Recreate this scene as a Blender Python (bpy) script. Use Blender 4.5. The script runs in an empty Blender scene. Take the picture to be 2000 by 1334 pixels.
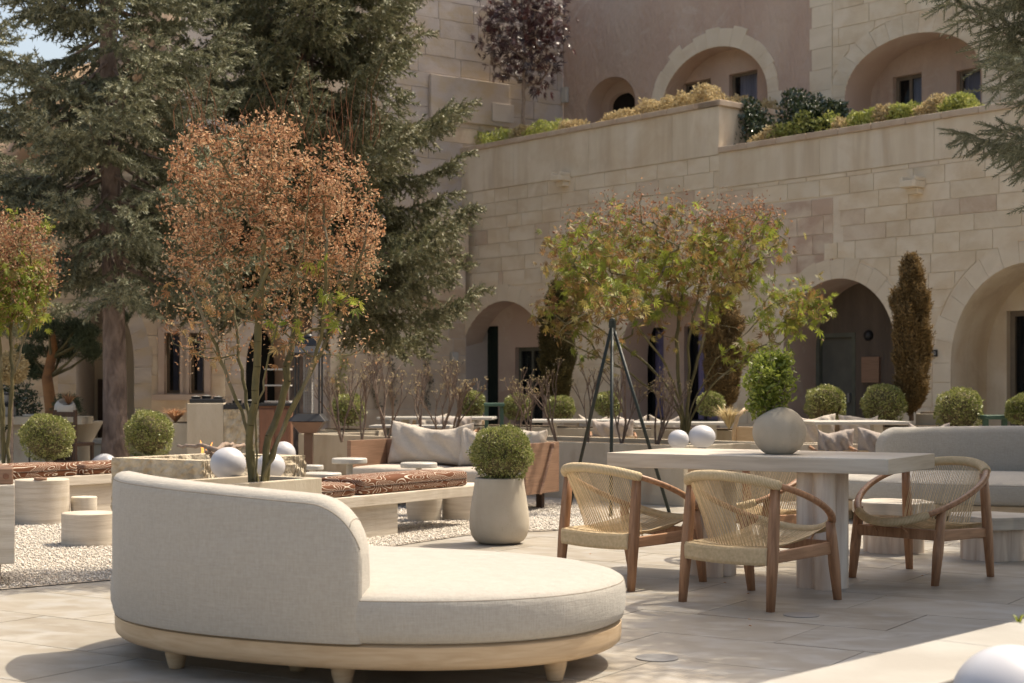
import bpy, bmesh, math, random
import numpy as np
from mathutils import Vector, Matrix
from math import sin, cos, pi, radians as RAD

S = bpy.context.scene
COL = S.collection
random.seed(7)
RNG = np.random.default_rng(11)

# ---------------------------------------------------------------- camera, sky, sun, exposure
H = 1.15          # eye height
F = 3000.0        # focal length in photo pixels (2000 px wide)
HZ = 762.0        # horizon row
cam_d = bpy.data.cameras.new('camera')
cam_d.sensor_width = 36.0
cam_d.lens = 54.0
cam_d.shift_y = (HZ - 667.0) / 2000.0
cam_d.clip_end = 1500.0
cam_d.clip_start = 0.1
cam_d.dof.use_dof = True
cam_d.dof.focus_distance = 9.3
cam_d.dof.aperture_fstop = 4.0
cam = bpy.data.objects.new('camera', cam_d)
cam.location = (0, 0, H)
cam.rotation_euler = (pi / 2, 0, 0)
COL.objects.link(cam)
S.camera = cam

SUN = Vector((0.50, 0.32, 1.0)).normalized()
w = bpy.data.worlds.new('World')
S.world = w
w.use_nodes = True
wn = w.node_tree
bg = wn.nodes['Background']
sky = wn.nodes.new('ShaderNodeTexSky')
sky.sky_type = 'NISHITA'
sky.sun_disc = False
sky.sun_elevation = math.asin(SUN.z)
sky.sun_rotation = math.atan2(SUN.x, SUN.y)
sky.air_density = 1.0
sky.dust_density = 5.0
sky.ozone_density = 1.0
wn.links.new(sky.outputs[0], bg.inputs[0])
bg.inputs[1].default_value = 0.11
sl = bpy.data.lights.new('sun', 'SUN')
sl.energy = 2.35
sl.angle = RAD(0.55)
sl.color = (1.0, 0.965, 0.91)
so = bpy.data.objects.new('sun', sl)
so.rotation_euler = (-SUN).to_track_quat('-Z', 'Y').to_euler()
so.location = (8, 6, 20)
COL.objects.link(so)
S.view_settings.view_transform = 'Standard'
S.view_settings.look = 'None'
S.view_settings.gamma = 1.0
S.view_settings.use_curve_mapping = False
S.view_settings.exposure = 1.2
S.view_settings.use_white_balance = True
S.view_settings.white_balance_temperature = 7500
S.view_settings.white_balance_tint = 8
S.cycles.max_bounces = 8
S.cycles.diffuse_bounces = 4
S.cycles.transparent_max_bounces = 8

# ---------------------------------------------------------------- measuring helpers
def G(px, py, z=0.0):
    """point at height z seen at a photo pixel"""
    d = (H - z) * F / (py - HZ)
    return Vector(((px - 1000.0) * d / F, d, z))
def P(px, py, d):
    return Vector(((px - 1000.0) * d / F, d, H - (py - HZ) * d / F))
def PX(px, d, z=0.0):
    return Vector(((px - 1000.0) * d / F, d, z))
U = Vector((cos(RAD(57)), sin(RAD(57)), 0))      # away from us along the furniture grid
V = Vector((cos(RAD(-33)), sin(RAD(-33)), 0))    # to the right and nearer
RV = RAD(-33)

# ---------------------------------------------------------------- materials
def _n(nt, t, **k):
    n = nt.nodes.new(t)
    for a, b in k.items():
        setattr(n, a, b)
    return n
def mat(name, c1, c2=None, scale=6.0, stretch=(1, 1, 1), rough=0.75, bump=0.15, bscale=60.0, bstretch=None,
        island=0.0, objv=0.0, detail=6.0, sharp=(0.35, 0.65), c3=None, scale3=1.5, sharp3=(0.5, 0.7),
        spec=0.3, trans=0.0, dist=0.0, bdist=0.01, coord='Object', sheen=0.0, metal=0.0, island_c=None):
    m = bpy.data.materials.new(name)
    m.use_nodes = True
    nt = m.node_tree
    L = nt.links.new
    b = nt.nodes['Principled BSDF']
    b.inputs['Roughness'].default_value = rough
    b.inputs['Metallic'].default_value = metal
    b.inputs['Specular IOR Level'].default_value = spec
    if sheen:
        b.inputs['Sheen Weight'].default_value = sheen
    c2 = c2 or tuple(x * 0.8 for x in c1)
    tc = _n(nt, 'ShaderNodeTexCoord')
    mp = _n(nt, 'ShaderNodeMapping')
    mp.inputs['Scale'].default_value = stretch
    L(tc.outputs[coord], mp.inputs[0])
    vec = mp.outputs[0]
    oi = None
    if objv:
        oi = _n(nt, 'ShaderNodeObjectInfo')
        ad = _n(nt, 'ShaderNodeVectorMath', operation='ADD')
        sc = _n(nt, 'ShaderNodeVectorMath', operation='SCALE')
        cb = _n(nt, 'ShaderNodeCombineXYZ')
        for i in range(3):
            L(oi.outputs['Random'], cb.inputs[i])
        L(cb.outputs[0], sc.inputs[0]); sc.inputs['Scale'].default_value = 37.0
        L(vec, ad.inputs[0]); L(sc.outputs[0], ad.inputs[1])
        vec = ad.outputs[0]
    nz = _n(nt, 'ShaderNodeTexNoise')
    nz.inputs['Scale'].default_value = scale
    nz.inputs['Detail'].default_value = detail
    nz.inputs['Distortion'].default_value = dist
    L(vec, nz.inputs['Vector'])
    rp = _n(nt, 'ShaderNodeValToRGB')
    rp.color_ramp.elements[0].position = sharp[0]
    rp.color_ramp.elements[1].position = sharp[1]
    rp.color_ramp.elements[0].color = (*c2, 1)
    rp.color_ramp.elements[1].color = (*c1, 1)
    L(nz.outputs['Fac'], rp.inputs[0])
    col = rp.outputs[0]
    if c3:
        n3 = _n(nt, 'ShaderNodeTexNoise')
        n3.inputs['Scale'].default_value = scale3
        n3.inputs['Detail'].default_value = 5.0
        L(vec, n3.inputs['Vector'])
        mr = _n(nt, 'ShaderNodeMapRange')
        mr.inputs[1].default_value = sharp3[0]
        mr.inputs[2].default_value = sharp3[1]
        L(n3.outputs['Fac'], mr.inputs[0])
        mx = _n(nt, 'ShaderNodeMix', data_type='RGBA')
        L(mr.outputs[0], mx.inputs[0]); L(col, mx.inputs[6]); mx.inputs[7].default_value = (*c3, 1)
        col = mx.outputs[2]
    if island or objv:
        src = None
        if island:
            ge = _n(nt, 'ShaderNodeNewGeometry')
            src = ge.outputs['Random Per Island']; amt = island
        else:
            src = oi.outputs['Random']; amt = objv
        if island_c:
            rp2 = _n(nt, 'ShaderNodeValToRGB')
            rp2.color_ramp.interpolation = 'LINEAR'
            while len(rp2.color_ramp.elements) < len(island_c):
                rp2.color_ramp.elements.new(0.5)
            for i, c in enumerate(island_c):
                rp2.color_ramp.elements[i].position = i / (len(island_c) - 1)
                rp2.color_ramp.elements[i].color = (*c, 1)
            L(src, rp2.inputs[0])
            mx = _n(nt, 'ShaderNodeMix', data_type='RGBA')
            mx.inputs[0].default_value = 0.8
            L(col, mx.inputs[6]); L(rp2.outputs[0], mx.inputs[7])
            col = mx.outputs[2]
        else:
            hs = _n(nt, 'ShaderNodeHueSaturation')
            mr = _n(nt, 'ShaderNodeMapRange')
            mr.inputs[3].default_value = 1.0 - amt; mr.inputs[4].default_value = 1.0 + amt
            L(src, mr.inputs[0]); L(mr.outputs[0], hs.inputs['Value']); L(col, hs.inputs['Color'])
            col = hs.outputs[0]
    L(col, b.inputs['Base Color'])
    if bump:
        bn = _n(nt, 'ShaderNodeTexNoise')
        bn.inputs['Scale'].default_value = bscale
        bn.inputs['Detail'].default_value = 4.0
        if bstretch:
            mp2 = _n(nt, 'ShaderNodeMapping'); mp2.inputs['Scale'].default_value = bstretch
            L(tc.outputs[coord], mp2.inputs[0]); L(mp2.outputs[0], bn.inputs['Vector'])
        else:
            L(vec, bn.inputs['Vector'])
        bu = _n(nt, 'ShaderNodeBump')
        bu.inputs['Strength'].default_value = bump
        bu.inputs['Distance'].default_value = bdist
        L(bn.outputs['Fac'], bu.inputs['Height'])
        L(bu.outputs[0], b.inputs['Normal'])
    if trans:
        tr = _n(nt, 'ShaderNodeBsdfTranslucent')
        L(col, tr.inputs[0])
        ms = _n(nt, 'ShaderNodeMixShader'); ms.inputs[0].default_value = trans
        out = nt.nodes['Material Output']
        L(b.outputs[0], ms.inputs[1]); L(tr.outputs[0], ms.inputs[2]); L(ms.outputs[0], out.inputs[0])
    return m

def rope_mat(name, c1, c2, freq, axis='Z'):
    """twisted paper cord: fine bands across the bundle"""
    m = mat(name, c1, c2, scale=40, rough=0.8, bump=0)
    nt = m.node_tree; L = nt.links.new
    tc = _n(nt, 'ShaderNodeTexCoord')
    wv = _n(nt, 'ShaderNodeTexWave', bands_direction=axis)
    wv.inputs['Scale'].default_value = freq
    wv.inputs['Distortion'].default_value = 0.4
    L(tc.outputs['UV'], wv.inputs['Vector'])
    bu = _n(nt, 'ShaderNodeBump'); bu.inputs['Strength'].default_value = 0.7; bu.inputs['Distance'].default_value = 0.004
    L(wv.outputs['Fac'], bu.inputs['Height'])
    b = nt.nodes['Principled BSDF']
    L(bu.outputs[0], b.inputs['Normal'])
    src = b.inputs['Base Color'].links[0].from_socket
    mx = _n(nt, 'ShaderNodeMix', data_type='RGBA', blend_type='MULTIPLY')
    mx.inputs[0].default_value = 1.0
    rp = _n(nt, 'ShaderNodeValToRGB'); rp.color_ramp.elements[0].color = (0.62, 0.58, 0.5, 1); rp.color_ramp.elements[0].position = 0.05
    rp.color_ramp.elements[1].position = 0.4
    L(wv.outputs['Fac'], rp.inputs[0]); L(src, mx.inputs[6]); L(rp.outputs[0], mx.inputs[7]); L(mx.outputs[2], b.inputs['Base Color'])
    return m

M = {}
M['floor'] = mat('travertine_paving', (0.355, 0.32, 0.27), (0.30, 0.26, 0.21), scale=2.6, stretch=(1, 1.5, 1), rough=0.42, bump=0.05, bscale=30,
                 objv=0.11, dist=0.8, c3=(0.38, 0.36, 0.33), scale3=5, spec=0.35)
M['kerb'] = mat('pale_kerb_stone', (0.37, 0.35, 0.315), (0.31, 0.285, 0.25), scale=3, rough=0.6, bump=0.15, bscale=40)
M['joint'] = mat('paving_joint', (0.30, 0.27, 0.23), rough=0.9)
M['ground'] = mat('far_ground', (0.48, 0.43, 0.37), (0.42, 0.37, 0.31), scale=0.7, rough=0.9)
M['trav'] = mat('travertine_block', (0.55, 0.495, 0.42), (0.46, 0.395, 0.32), scale=5, stretch=(0.5, 0.5, 9), rough=0.7, bump=0.25, bscale=25,
                bstretch=(0.6, 0.6, 5), dist=1.0, objv=0.05, c3=(0.60, 0.54, 0.46), scale3=2.5)
M['travtop'] = mat('travertine_slab', (0.56, 0.495, 0.415), (0.46, 0.395, 0.32), scale=5, stretch=(0.5, 0.5, 8), rough=0.55, bump=0.12, bscale=18, bstretch=(0.4, 0.4, 9), dist=0.6, c3=(0.61, 0.56, 0.49), scale3=2)

M['travleg'] = mat('travertine_column', (0.64, 0.54, 0.45), (0.50, 0.385, 0.305), scale=4, stretch=(4, 4, 0.5), rough=0.6, bump=0.15, bscale=20, bstretch=(5, 5, 0.5), dist=1.0, c3=(0.69, 0.61, 0.53), scale3=3)

M['pot'] = mat('cast_stone', (0.47, 0.415, 0.34), (0.41, 0.355, 0.28), scale=4, rough=0.85, bump=0.35, bscale=160, bdist=0.004, c3=(0.40, 0.34, 0.27), scale3=60, sharp3=(0.62, 0.75))
M['limestone'] = mat('planter_limestone', (0.50, 0.44, 0.35), (0.42, 0.35, 0.26), scale=2.5, stretch=(1, 1, 0.5), rough=0.9, bump=0.25, bscale=50, c3=(0.38, 0.30, 0.22), scale3=4, sharp3=(0.58, 0.75))
M['rough'] = mat('split_face_stone', (0.55, 0.48, 0.37), (0.36, 0.29, 0.20), scale=9, rough=0.95, bump=0.9, bscale=14, bdist=0.06, detail=9)
def weave(name, c1, c2, f=150.0):
    m = bpy.data.materials.new(name); m.use_nodes = True; nt = m.node_tree; L = nt.links.new; b = nt.nodes['Principled BSDF']
    b.inputs['Roughness'].default_value = .95; b.inputs['Specular IOR Level'].default_value = .1; b.inputs['Sheen Weight'].default_value = .15
    tc = _n(nt, 'ShaderNodeTexCoord'); fs = []
    for s in ((1, 1, .09), (.09, .09, 1)):
        mp = _n(nt, 'ShaderNodeMapping'); mp.inputs['Scale'].default_value = s; L(tc.outputs['Object'], mp.inputs[0])
        n = _n(nt, 'ShaderNodeTexNoise'); n.inputs['Scale'].default_value = f; n.inputs['Detail'].default_value = 3; L(mp.outputs[0], n.inputs['Vector']); fs.append(n.outputs['Fac'])
    n = _n(nt, 'ShaderNodeTexNoise'); n.inputs['Scale'].default_value = 60; n.inputs['Detail'].default_value = 5; L(tc.outputs['Object'], n.inputs['Vector'])
    ad = _n(nt, 'ShaderNodeMath', operation='ADD'); L(fs[0], ad.inputs[0]); L(fs[1], ad.inputs[1])
    a2 = _n(nt, 'ShaderNodeMath', operation='ADD'); L(ad.outputs[0], a2.inputs[0]); L(n.outputs['Fac'], a2.inputs[1])
    mr = _n(nt, 'ShaderNodeMapRange'); mr.inputs[1].default_value = 1.15; mr.inputs[2].default_value = 1.85; L(a2.outputs[0], mr.inputs[0])
    mx = _n(nt, 'ShaderNodeMix', data_type='RGBA'); mx.inputs[6].default_value = (*c2, 1); mx.inputs[7].default_value = (*c1, 1); L(mr.outputs[0], mx.inputs[0]); L(mx.outputs[2], b.inputs['Base Color'])
    bu = _n(nt, 'ShaderNodeBump'); bu.inputs['Strength'].default_value = .5; bu.inputs['Distance'].default_value = .003; L(a2.outputs[0], bu.inputs['Height'])
    big = _n(nt, 'ShaderNodeTexNoise'); big.inputs['Scale'].default_value = 3.5; big.inputs['Detail'].default_value = 2; L(tc.outputs['Object'], big.inputs['Vector'])
    b2 = _n(nt, 'ShaderNodeBump'); b2.inputs['Strength'].default_value = .5; b2.inputs['Distance'].default_value = .03; L(big.outputs['Fac'], b2.inputs['Height']); L(bu.outputs[0], b2.inputs['Normal']); L(b2.outputs[0], b.inputs['Normal'])
    return m
M['fabric'] = weave('woven_fabric', (0.425, 0.393, 0.35), (0.37, 0.338, 0.295), 200.0)
M['cushion'] = mat('pale_linen', (0.52, 0.455, 0.385), (0.47, 0.405, 0.34), scale=90, rough=0.95, bump=0.7, bscale=7, bdist=0.035, spec=0.1)
M['cushion2'] = mat('mauve_linen', (0.38, 0.325, 0.29), (0.33, 0.28, 0.25), scale=90, rough=0.95, bump=0.7, bscale=7, bdist=0.035, spec=0.1)
M['seam'] = mat('seam_thread', (0.30, 0.26, 0.21), rough=0.9, bump=0)
M['oak'] = mat('pale_ash_wood', (0.55, 0.41, 0.27), (0.45, 0.315, 0.19), scale=2.0, stretch=(1.2, 1.2, 14), rough=0.5, bump=0.06, bscale=40, dist=2.2, sharp=(0.3, 0.7))
M['teak'] = mat('teak_wood', (0.42, 0.225, 0.125), (0.27, 0.135, 0.07), scale=5, stretch=(9, 9, 0.9), rough=0.45, bump=0.1, bscale=40, bstretch=(9, 9, 0.7), objv=0.12, dist=0.6, spec=0.4)
M['teakY'] = mat('teak_wood_rails', (0.42, 0.225, 0.125), (0.29, 0.15, 0.08), scale=5, stretch=(9, .9, 9), rough=0.45, bump=0.1, bscale=40, bstretch=(9, .7, 9), dist=0.6, spec=0.4)
M['walnut'] = mat('brown_veneer', (0.30, 0.18, 0.12), (0.23, 0.135, 0.088), scale=3, stretch=(0.8, 0.8, 18), rough=0.5, bump=0.08, bscale=30, dist=1.2)
M['darkwood'] = mat('dark_stained_wood', (0.075, 0.042, 0.026), (0.05, 0.028, 0.018), scale=5, stretch=(6, 6, 1), rough=0.5)
M['redwood'] = mat('reddish_cabinet_wood', (0.22, 0.105, 0.065), (0.165, 0.078, 0.048), scale=4, stretch=(6, 6, 1), rough=0.6)
M['cord'] = mat('paper_cord', (0.72, 0.56, 0.36), (0.60, 0.46, 0.28), scale=60, rough=0.85, bump=0.3, bscale=300, island=0.18)
M['cordwrap'] = rope_mat('paper_cord_wrap', (0.74, 0.58, 0.38), (0.64, 0.50, 0.31), 40.0, 'X')
M['white'] = mat('white_paint', (0.52, 0.495, 0.45), (0.46, 0.435, 0.395), scale=3, rough=0.45, bump=0.03)
M['globe'] = mat('opal_globe', (0.54, 0.535, 0.56), (0.49, 0.485, 0.51), scale=2.5, rough=0.38, bump=0.02, bscale=8, spec=0.5)
M['green'] = mat('green_steel', (0.006, 0.013, 0.010), rough=0.5, bump=0.05, spec=0.5)
M['greenpaint'] = mat('sage_green_paint', (0.07, 0.13, 0.095), rough=0.5)
M['black'] = mat('black_metal', (0.018, 0.018, 0.02), rough=0.4, spec=0.5, bump=0.05)
M['copper'] = mat('brushed_bronze', (0.16, 0.10, 0.075), (0.13, 0.08, 0.06), rough=0.3, metal=0.5, bump=0.05)
M['steel'] = mat('stainless_steel', (0.30, 0.29, 0.28), rough=0.45, metal=0.3, bump=0.03)
M['soil'] = mat('dark_soil', (0.06, 0.043, 0.03), (0.12, 0.09, 0.06), scale=30, rough=1, bump=0.6, bscale=50)
M['gravelbed'] = mat('gravel_bed', (0.52, 0.46, 0.39), (0.34, 0.29, 0.24), scale=70, rough=1, bump=0.8, bscale=80)
M['gravel'] = mat('limestone_chips', (0.60, 0.55, 0.485), (0.50, 0.45, 0.39), scale=20, rough=0.9, bump=0, island=0.28)
# building stone
def stone(name, c1, c2, c3, ov=0.09, sc=1.3):
    return mat(name, c1, c2, scale=sc, rough=0.92, bump=0.35, bscale=22, bdist=0.012, objv=ov, c3=c3, scale3=2.2, sharp3=(0.45, 0.62), stretch=(1, 1, 1.6))
M['wallA'] = stone('honey_tuff_blocks', (0.69, 0.58, 0.435), (0.63, 0.51, 0.365), (0.72, 0.62, 0.485), 0.05)
M['backA'] = mat('pale_mortar', (0.74, 0.64, 0.515), (0.70, 0.60, 0.475), scale=1.0, rough=0.95, bump=0.3, bscale=30)
M['plain'] = mat('limewashed_stone_band', (0.69, 0.595, 0.46), (0.62, 0.51, 0.38), scale=1.6, stretch=(2.2, 2.2, 0.22), rough=0.95, bump=0.3, bscale=30, c3=(0.71, 0.62, 0.50), scale3=1.2)
M['cap'] = mat('parapet_coping', (0.46, 0.34, 0.25), (0.54, 0.44, 0.34), scale=3, rough=0.9, bump=0.3)
M['wallC'] = stone('grey_pink_tuff_blocks', (0.50, 0.435, 0.395), (0.45, 0.38, 0.34), (0.47, 0.375, 0.28), 0.07)
M['backC'] = mat('grey_pink_mortar', (0.54, 0.475, 0.43), (0.51, 0.445, 0.40), scale=1.0, rough=0.95, bump=0.3, bscale=30)
M['pink'] = mat('mauve_plaster', (0.52, 0.39, 0.315), (0.46, 0.33, 0.26), scale=1.3, stretch=(1, 1, 0.4), rough=0.97, bump=1.0, bscale=12, bdist=0.04, c3=(0.55, 0.44, 0.36), scale3=0.7, sharp3=(0.5, 0.72))
M['pinkstone'] = stone('pinkish_tuff', (0.58, 0.46, 0.35), (0.53, 0.40, 0.295), (0.64, 0.53, 0.41), 0.05)
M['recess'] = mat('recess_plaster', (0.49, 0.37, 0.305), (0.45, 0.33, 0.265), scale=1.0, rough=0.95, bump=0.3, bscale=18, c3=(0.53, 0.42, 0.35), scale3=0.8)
M['redstone'] = stone('rust_red_tuff', (0.46, 0.325, 0.25), (0.52, 0.39, 0.30), (0.62, 0.51, 0.40), 0.10)
M['band'] = mat('pale_voussoir_stone', (0.70, 0.605, 0.475), (0.65, 0.55, 0.42), scale=1.5, rough=0.95, bump=0.3, bscale=20, objv=0.03)
M['shaded_rock'] = mat('shade_darkened_rock', (0.13, 0.10, 0.08), (0.095, 0.075, 0.06), scale=1.5, stretch=(3, 3, 0.6), rough=0.95, bump=0.5, bscale=8, bdist=0.05)  # recess wall stone, with the shade of a deeper recess put into its colour
M['metaldoor'] = mat('weathered_metal_door', (0.13, 0.128, 0.11), (0.095, 0.095, 0.083), scale=3, rough=0.6, bump=0.1)
M['frame'] = mat('taupe_window_frame', (0.20, 0.16, 0.12), rough=0.6)
M['greenframe'] = mat('grey_green_frame', (0.12, 0.125, 0.10), rough=0.6)
M['curtain'] = mat('blue_grey_curtain', (0.42, 0.45, 0.60), (0.29, 0.31, 0.43), scale=7, stretch=(6, 6, 0.15), rough=0.9, bump=0.8, bscale=9, bstretch=(6, 6, 0.1), bdist=0.05)
M['purple'] = mat('violet_curtain', (0.42, 0.37, 0.66), (0.29, 0.25, 0.47), scale=7, stretch=(6, 6, 0.15), rough=0.9)
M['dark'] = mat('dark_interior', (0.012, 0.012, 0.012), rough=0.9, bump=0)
M['greendark'] = mat('dark_green_curtain', (0.018, 0.028, 0.022), (0.010, 0.016, 0.013), scale=6, stretch=(6, 6, 0.1), rough=0.9)
M['cliff'] = mat('tuff_cliff', (0.34, 0.25, 0.18), (0.26, 0.20, 0.16), scale=0.12, rough=1, bump=0.8, bscale=0.6, bdist=0.8, c3=(0.40, 0.27, 0.16), scale3=0.06)
M['bark'] = mat('spruce_bark', (0.27, 0.20, 0.165), (0.12, 0.085, 0.07), scale=9, stretch=(1, 1, 0.45), rough=0.95, bump=1.0, bscale=14, bdist=0.05, dist=0.8)
M['maplebark'] = mat('olive_maple_bark', (0.15, 0.125, 0.055), (0.09, 0.078, 0.035), scale=14, stretch=(1, 1, 0.4), rough=0.7, bump=0.3, bscale=40, c3=(0.20, 0.17, 0.12), scale3=5)
M['twig'] = mat('bare_twig_bark', (0.31, 0.235, 0.185), (0.21, 0.155, 0.12), scale=30, rough=0.9, bump=0)
M['darktwig'] = mat('dark_brown_twigs', (0.20, 0.145, 0.11), (0.13, 0.09, 0.07), scale=30, rough=0.9, bump=0)
M['orangetwig'] = mat('orange_brown_twig', (0.22, 0.09, 0.045), (0.14, 0.06, 0.03), scale=30, rough=0.9, bump=0)
def leafmat(name, cols, rough=0.5, trans=0.35, spec=0.35):
    return mat(name, cols[0], cols[-1], scale=3, rough=rough, bump=0, island=0.2, island_c=cols, trans=trans, spec=spec)
M['needle'] = leafmat('blue_spruce_needles', [(0.085, 0.095, 0.05), (0.16, 0.17, 0.10), (0.24, 0.24, 0.15), (0.31, 0.30, 0.20)], 0.6, 0.12)
M['needle2'] = leafmat('olive_spruce_needles', [(0.085, 0.10, 0.05), (0.15, 0.155, 0.08), (0.21, 0.20, 0.11), (0.26, 0.23, 0.14)], 0.6, 0.12)
M['pine'] = leafmat('pine_needles', [(0.05, 0.07, 0.035), (0.09, 0.115, 0.06), (0.13, 0.155, 0.085)], 0.6, 0.1)
M['box'] = leafmat('boxwood_leaves', [(0.11, 0.13, 0.025), (0.20, 0.235, 0.055), (0.31, 0.325, 0.095), (0.50, 0.47, 0.24)], 0.4, 0.25, 0.5)
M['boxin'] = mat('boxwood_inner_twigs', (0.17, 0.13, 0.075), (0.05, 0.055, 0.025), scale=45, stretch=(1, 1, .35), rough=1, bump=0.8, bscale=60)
M['dry'] = leafmat('dry_orange_leaves', [(0.27, 0.115, 0.06), (0.42, 0.205, 0.105), (0.55, 0.32, 0.18), (0.68, 0.49, 0.31)], 0.7, 0.35, 0.2)
M['tan'] = leafmat('tan_dry_leaves', [(0.36, 0.26, 0.13), (0.50, 0.40, 0.22), (0.60, 0.50, 0.31)], 0.8, 0.35, 0.2)
M['mapleleaf'] = leafmat('bronze_green_maple_leaves', [(0.20, 0.085, 0.035), (0.26, 0.15, 0.05), (0.27, 0.22, 0.055), (0.38, 0.34, 0.12)], 0.5, 0.45, 0.4)
M['bronzeleaf'] = leafmat('bronze_maple_leaves', [(0.28, 0.12, 0.05), (0.36, 0.19, 0.08), (0.32, 0.22, 0.08), (0.45, 0.33, 0.16)], 0.5, 0.4, 0.4)
M['greenleaf'] = leafmat('fresh_green_maple_leaves', [(0.14, 0.17, 0.025), (0.21, 0.27, 0.035), (0.32, 0.38, 0.06), (0.20, 0.13, 0.04)], 0.5, 0.45, 0.4)
M['redbrown'] = leafmat('red_brown_maple_leaves', [(0.20, 0.075, 0.045), (0.33, 0.15, 0.08), (0.47, 0.28, 0.16)], 0.6, 0.35, 0.3)
M['bush'] = leafmat('yellow_green_leaves', [(0.13, 0.17, 0.03), (0.22, 0.27, 0.045), (0.33, 0.37, 0.08)], 0.4, 0.4, 0.5)
M['hedge'] = leafmat('hedge_leaves', [(0.20, 0.24, 0.05), (0.32, 0.36, 0.09), (0.46, 0.45, 0.16)], 0.5, 0.3)
M['holly'] = leafmat('dark_glossy_leaves', [(0.02, 0.035, 0.015), (0.04, 0.06, 0.025), (0.07, 0.09, 0.045)], 0.25, 0.1, 0.7)
M['purpleleaf'] = leafmat('dark_purple_leaves', [(0.018, 0.008, 0.010), (0.04, 0.012, 0.014), (0.10, 0.02, 0.018)], 0.3, 0.15, 0.7)
M['cypress'] = leafmat('dry_cypress', [(0.12, 0.085, 0.04), (0.20, 0.135, 0.06), (0.29, 0.195, 0.095)], 0.8, 0.15, 0.1)
M['cypress2'] = leafmat('olive_cypress', [(0.05, 0.048, 0.02), (0.09, 0.075, 0.03), (0.13, 0.10, 0.045)], 0.8, 0.15, 0.1)

def weather(m, tint, amt=0.5, scale=0.7, lo=0.46, hi=0.66, stretch=(1, 1, 1.6)):
    """stains that run on from block to block, in place coordinates"""
    nt = m.node_tree; L = nt.links.new; b = nt.nodes['Principled BSDF']
    g = _n(nt, 'ShaderNodeNewGeometry'); mp = _n(nt, 'ShaderNodeMapping'); mp.inputs['Scale'].default_value = stretch; L(g.outputs['Position'], mp.inputs[0])
    n = _n(nt, 'ShaderNodeTexNoise'); n.inputs['Scale'].default_value = scale; n.inputs['Detail'].default_value = 8; n.inputs['Roughness'].default_value = .62; n.inputs['Distortion'].default_value = .6; L(mp.outputs[0], n.inputs['Vector'])
    r = _n(nt, 'ShaderNodeMapRange'); r.inputs[1].default_value = lo; r.inputs[2].default_value = hi; r.inputs[4].default_value = amt; L(n.outputs['Fac'], r.inputs[0])
    mx = _n(nt, 'ShaderNodeMix', data_type='RGBA'); s = b.inputs['Base Color'].links[0].from_socket
    L(r.outputs[0], mx.inputs[0]); L(s, mx.inputs[6]); mx.inputs[7].default_value = (*tint, 1); L(mx.outputs[2], b.inputs['Base Color'])
for k in ('wallA', 'backA', 'plain', 'band', 'pinkstone', 'redstone'):
    weather(M[k], (0.55, 0.40, 0.26), .5, .8, .50, .68); weather(M[k], (0.76, 0.66, 0.53), .6, 1.3, .53, .66, (1, 1, .8))
for k in ('plain', 'cap'):
    weather(M[k], (0.44, 0.33, 0.23), .5, 2.2, .52, .70, (1, 1, .12))
for k in ('wallC', 'backC', 'pink', 'recess'):
    weather(M[k], (0.42, 0.34, 0.285), .3, .7, .52, .70); weather(M[k], (0.60, 0.52, 0.45), .5, 1.2, .55, .68)
for k in ('floor',):
    weather(M[k], (0.26, 0.225, 0.185), .28, 1.1, .52, .70, (1, 1, 1)); weather(M[k], (0.43, 0.41, 0.375), .6, 2.3, .52, .64, (1, 2.2, 1))
for k in ('limestone', 'trav', 'pot'):
    weather(M[k], (0.33, 0.265, 0.19), .45, 2.6, .52, .70, (1, 1, .4))
# ---------------------------------------------------------------- mesh helpers
def mesh(name, v, f, m, smooth=False, uv=None):
    me = bpy.data.meshes.new(name)
    if isinstance(f, np.ndarray):
        nf, k = f.shape
        me.vertices.add(len(v)); me.vertices.foreach_set('co', np.asarray(v, dtype=np.float32).ravel())
        me.loops.add(nf * k); me.loops.foreach_set('vertex_index', f.astype(np.int32).ravel())
        me.polygons.add(nf); me.polygons.foreach_set('loop_start', np.arange(0, nf * k, k, dtype=np.int32))
        me.update(calc_edges=True)
    else:
        me.from_pydata([tuple(x) for x in v], [], f)
    if uv is not None:
        lay = me.uv_layers.new(name='UVMap')
        idx = np.empty(len(me.loops), dtype=np.int32); me.loops.foreach_get('vertex_index', idx); lay = me.uv_layers[0]
        lay.data.foreach_set('uv', np.ascontiguousarray(np.asarray(uv, dtype=np.float32)[idx].ravel()))
    if smooth:
        me.polygons.foreach_set('use_smooth', [True] * len(me.polygons))
    if m:
        me.materials.append(m)
    return me
def ob(name, me, parent=None, loc=None, rotz=None):
    o = bpy.data.objects.new(name, me)
    COL.objects.link(o)
    if parent is not None:
        o.parent = parent
    if loc is not None:
        o.location = loc
    if rotz is not None:
        o.rotation_euler = (0, 0, rotz)
    return o
def tag(o, label=None, cat=None, group=None, kind=None):
    if label: o['label'] = label
    if cat: o['category'] = cat
    if group: o['group'] = group
    if kind: o['kind'] = kind
    return o
def thing(name, label, cat, loc=(0, 0, 0), rotz=0.0, group=None):
    o = bpy.data.objects.new(name, None)
    o.empty_display_size = 0.1
    COL.objects.link(o)
    o.location = loc; o.rotation_euler = (0, 0, rotz)
    return tag(o, label, cat, group)
def copy_tree(o, parent=None):
    c = o.copy(); COL.objects.link(c)
    if parent is not None: c.parent = parent
    for ch in list(o.children): copy_tree(ch, c)
    return c

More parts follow.
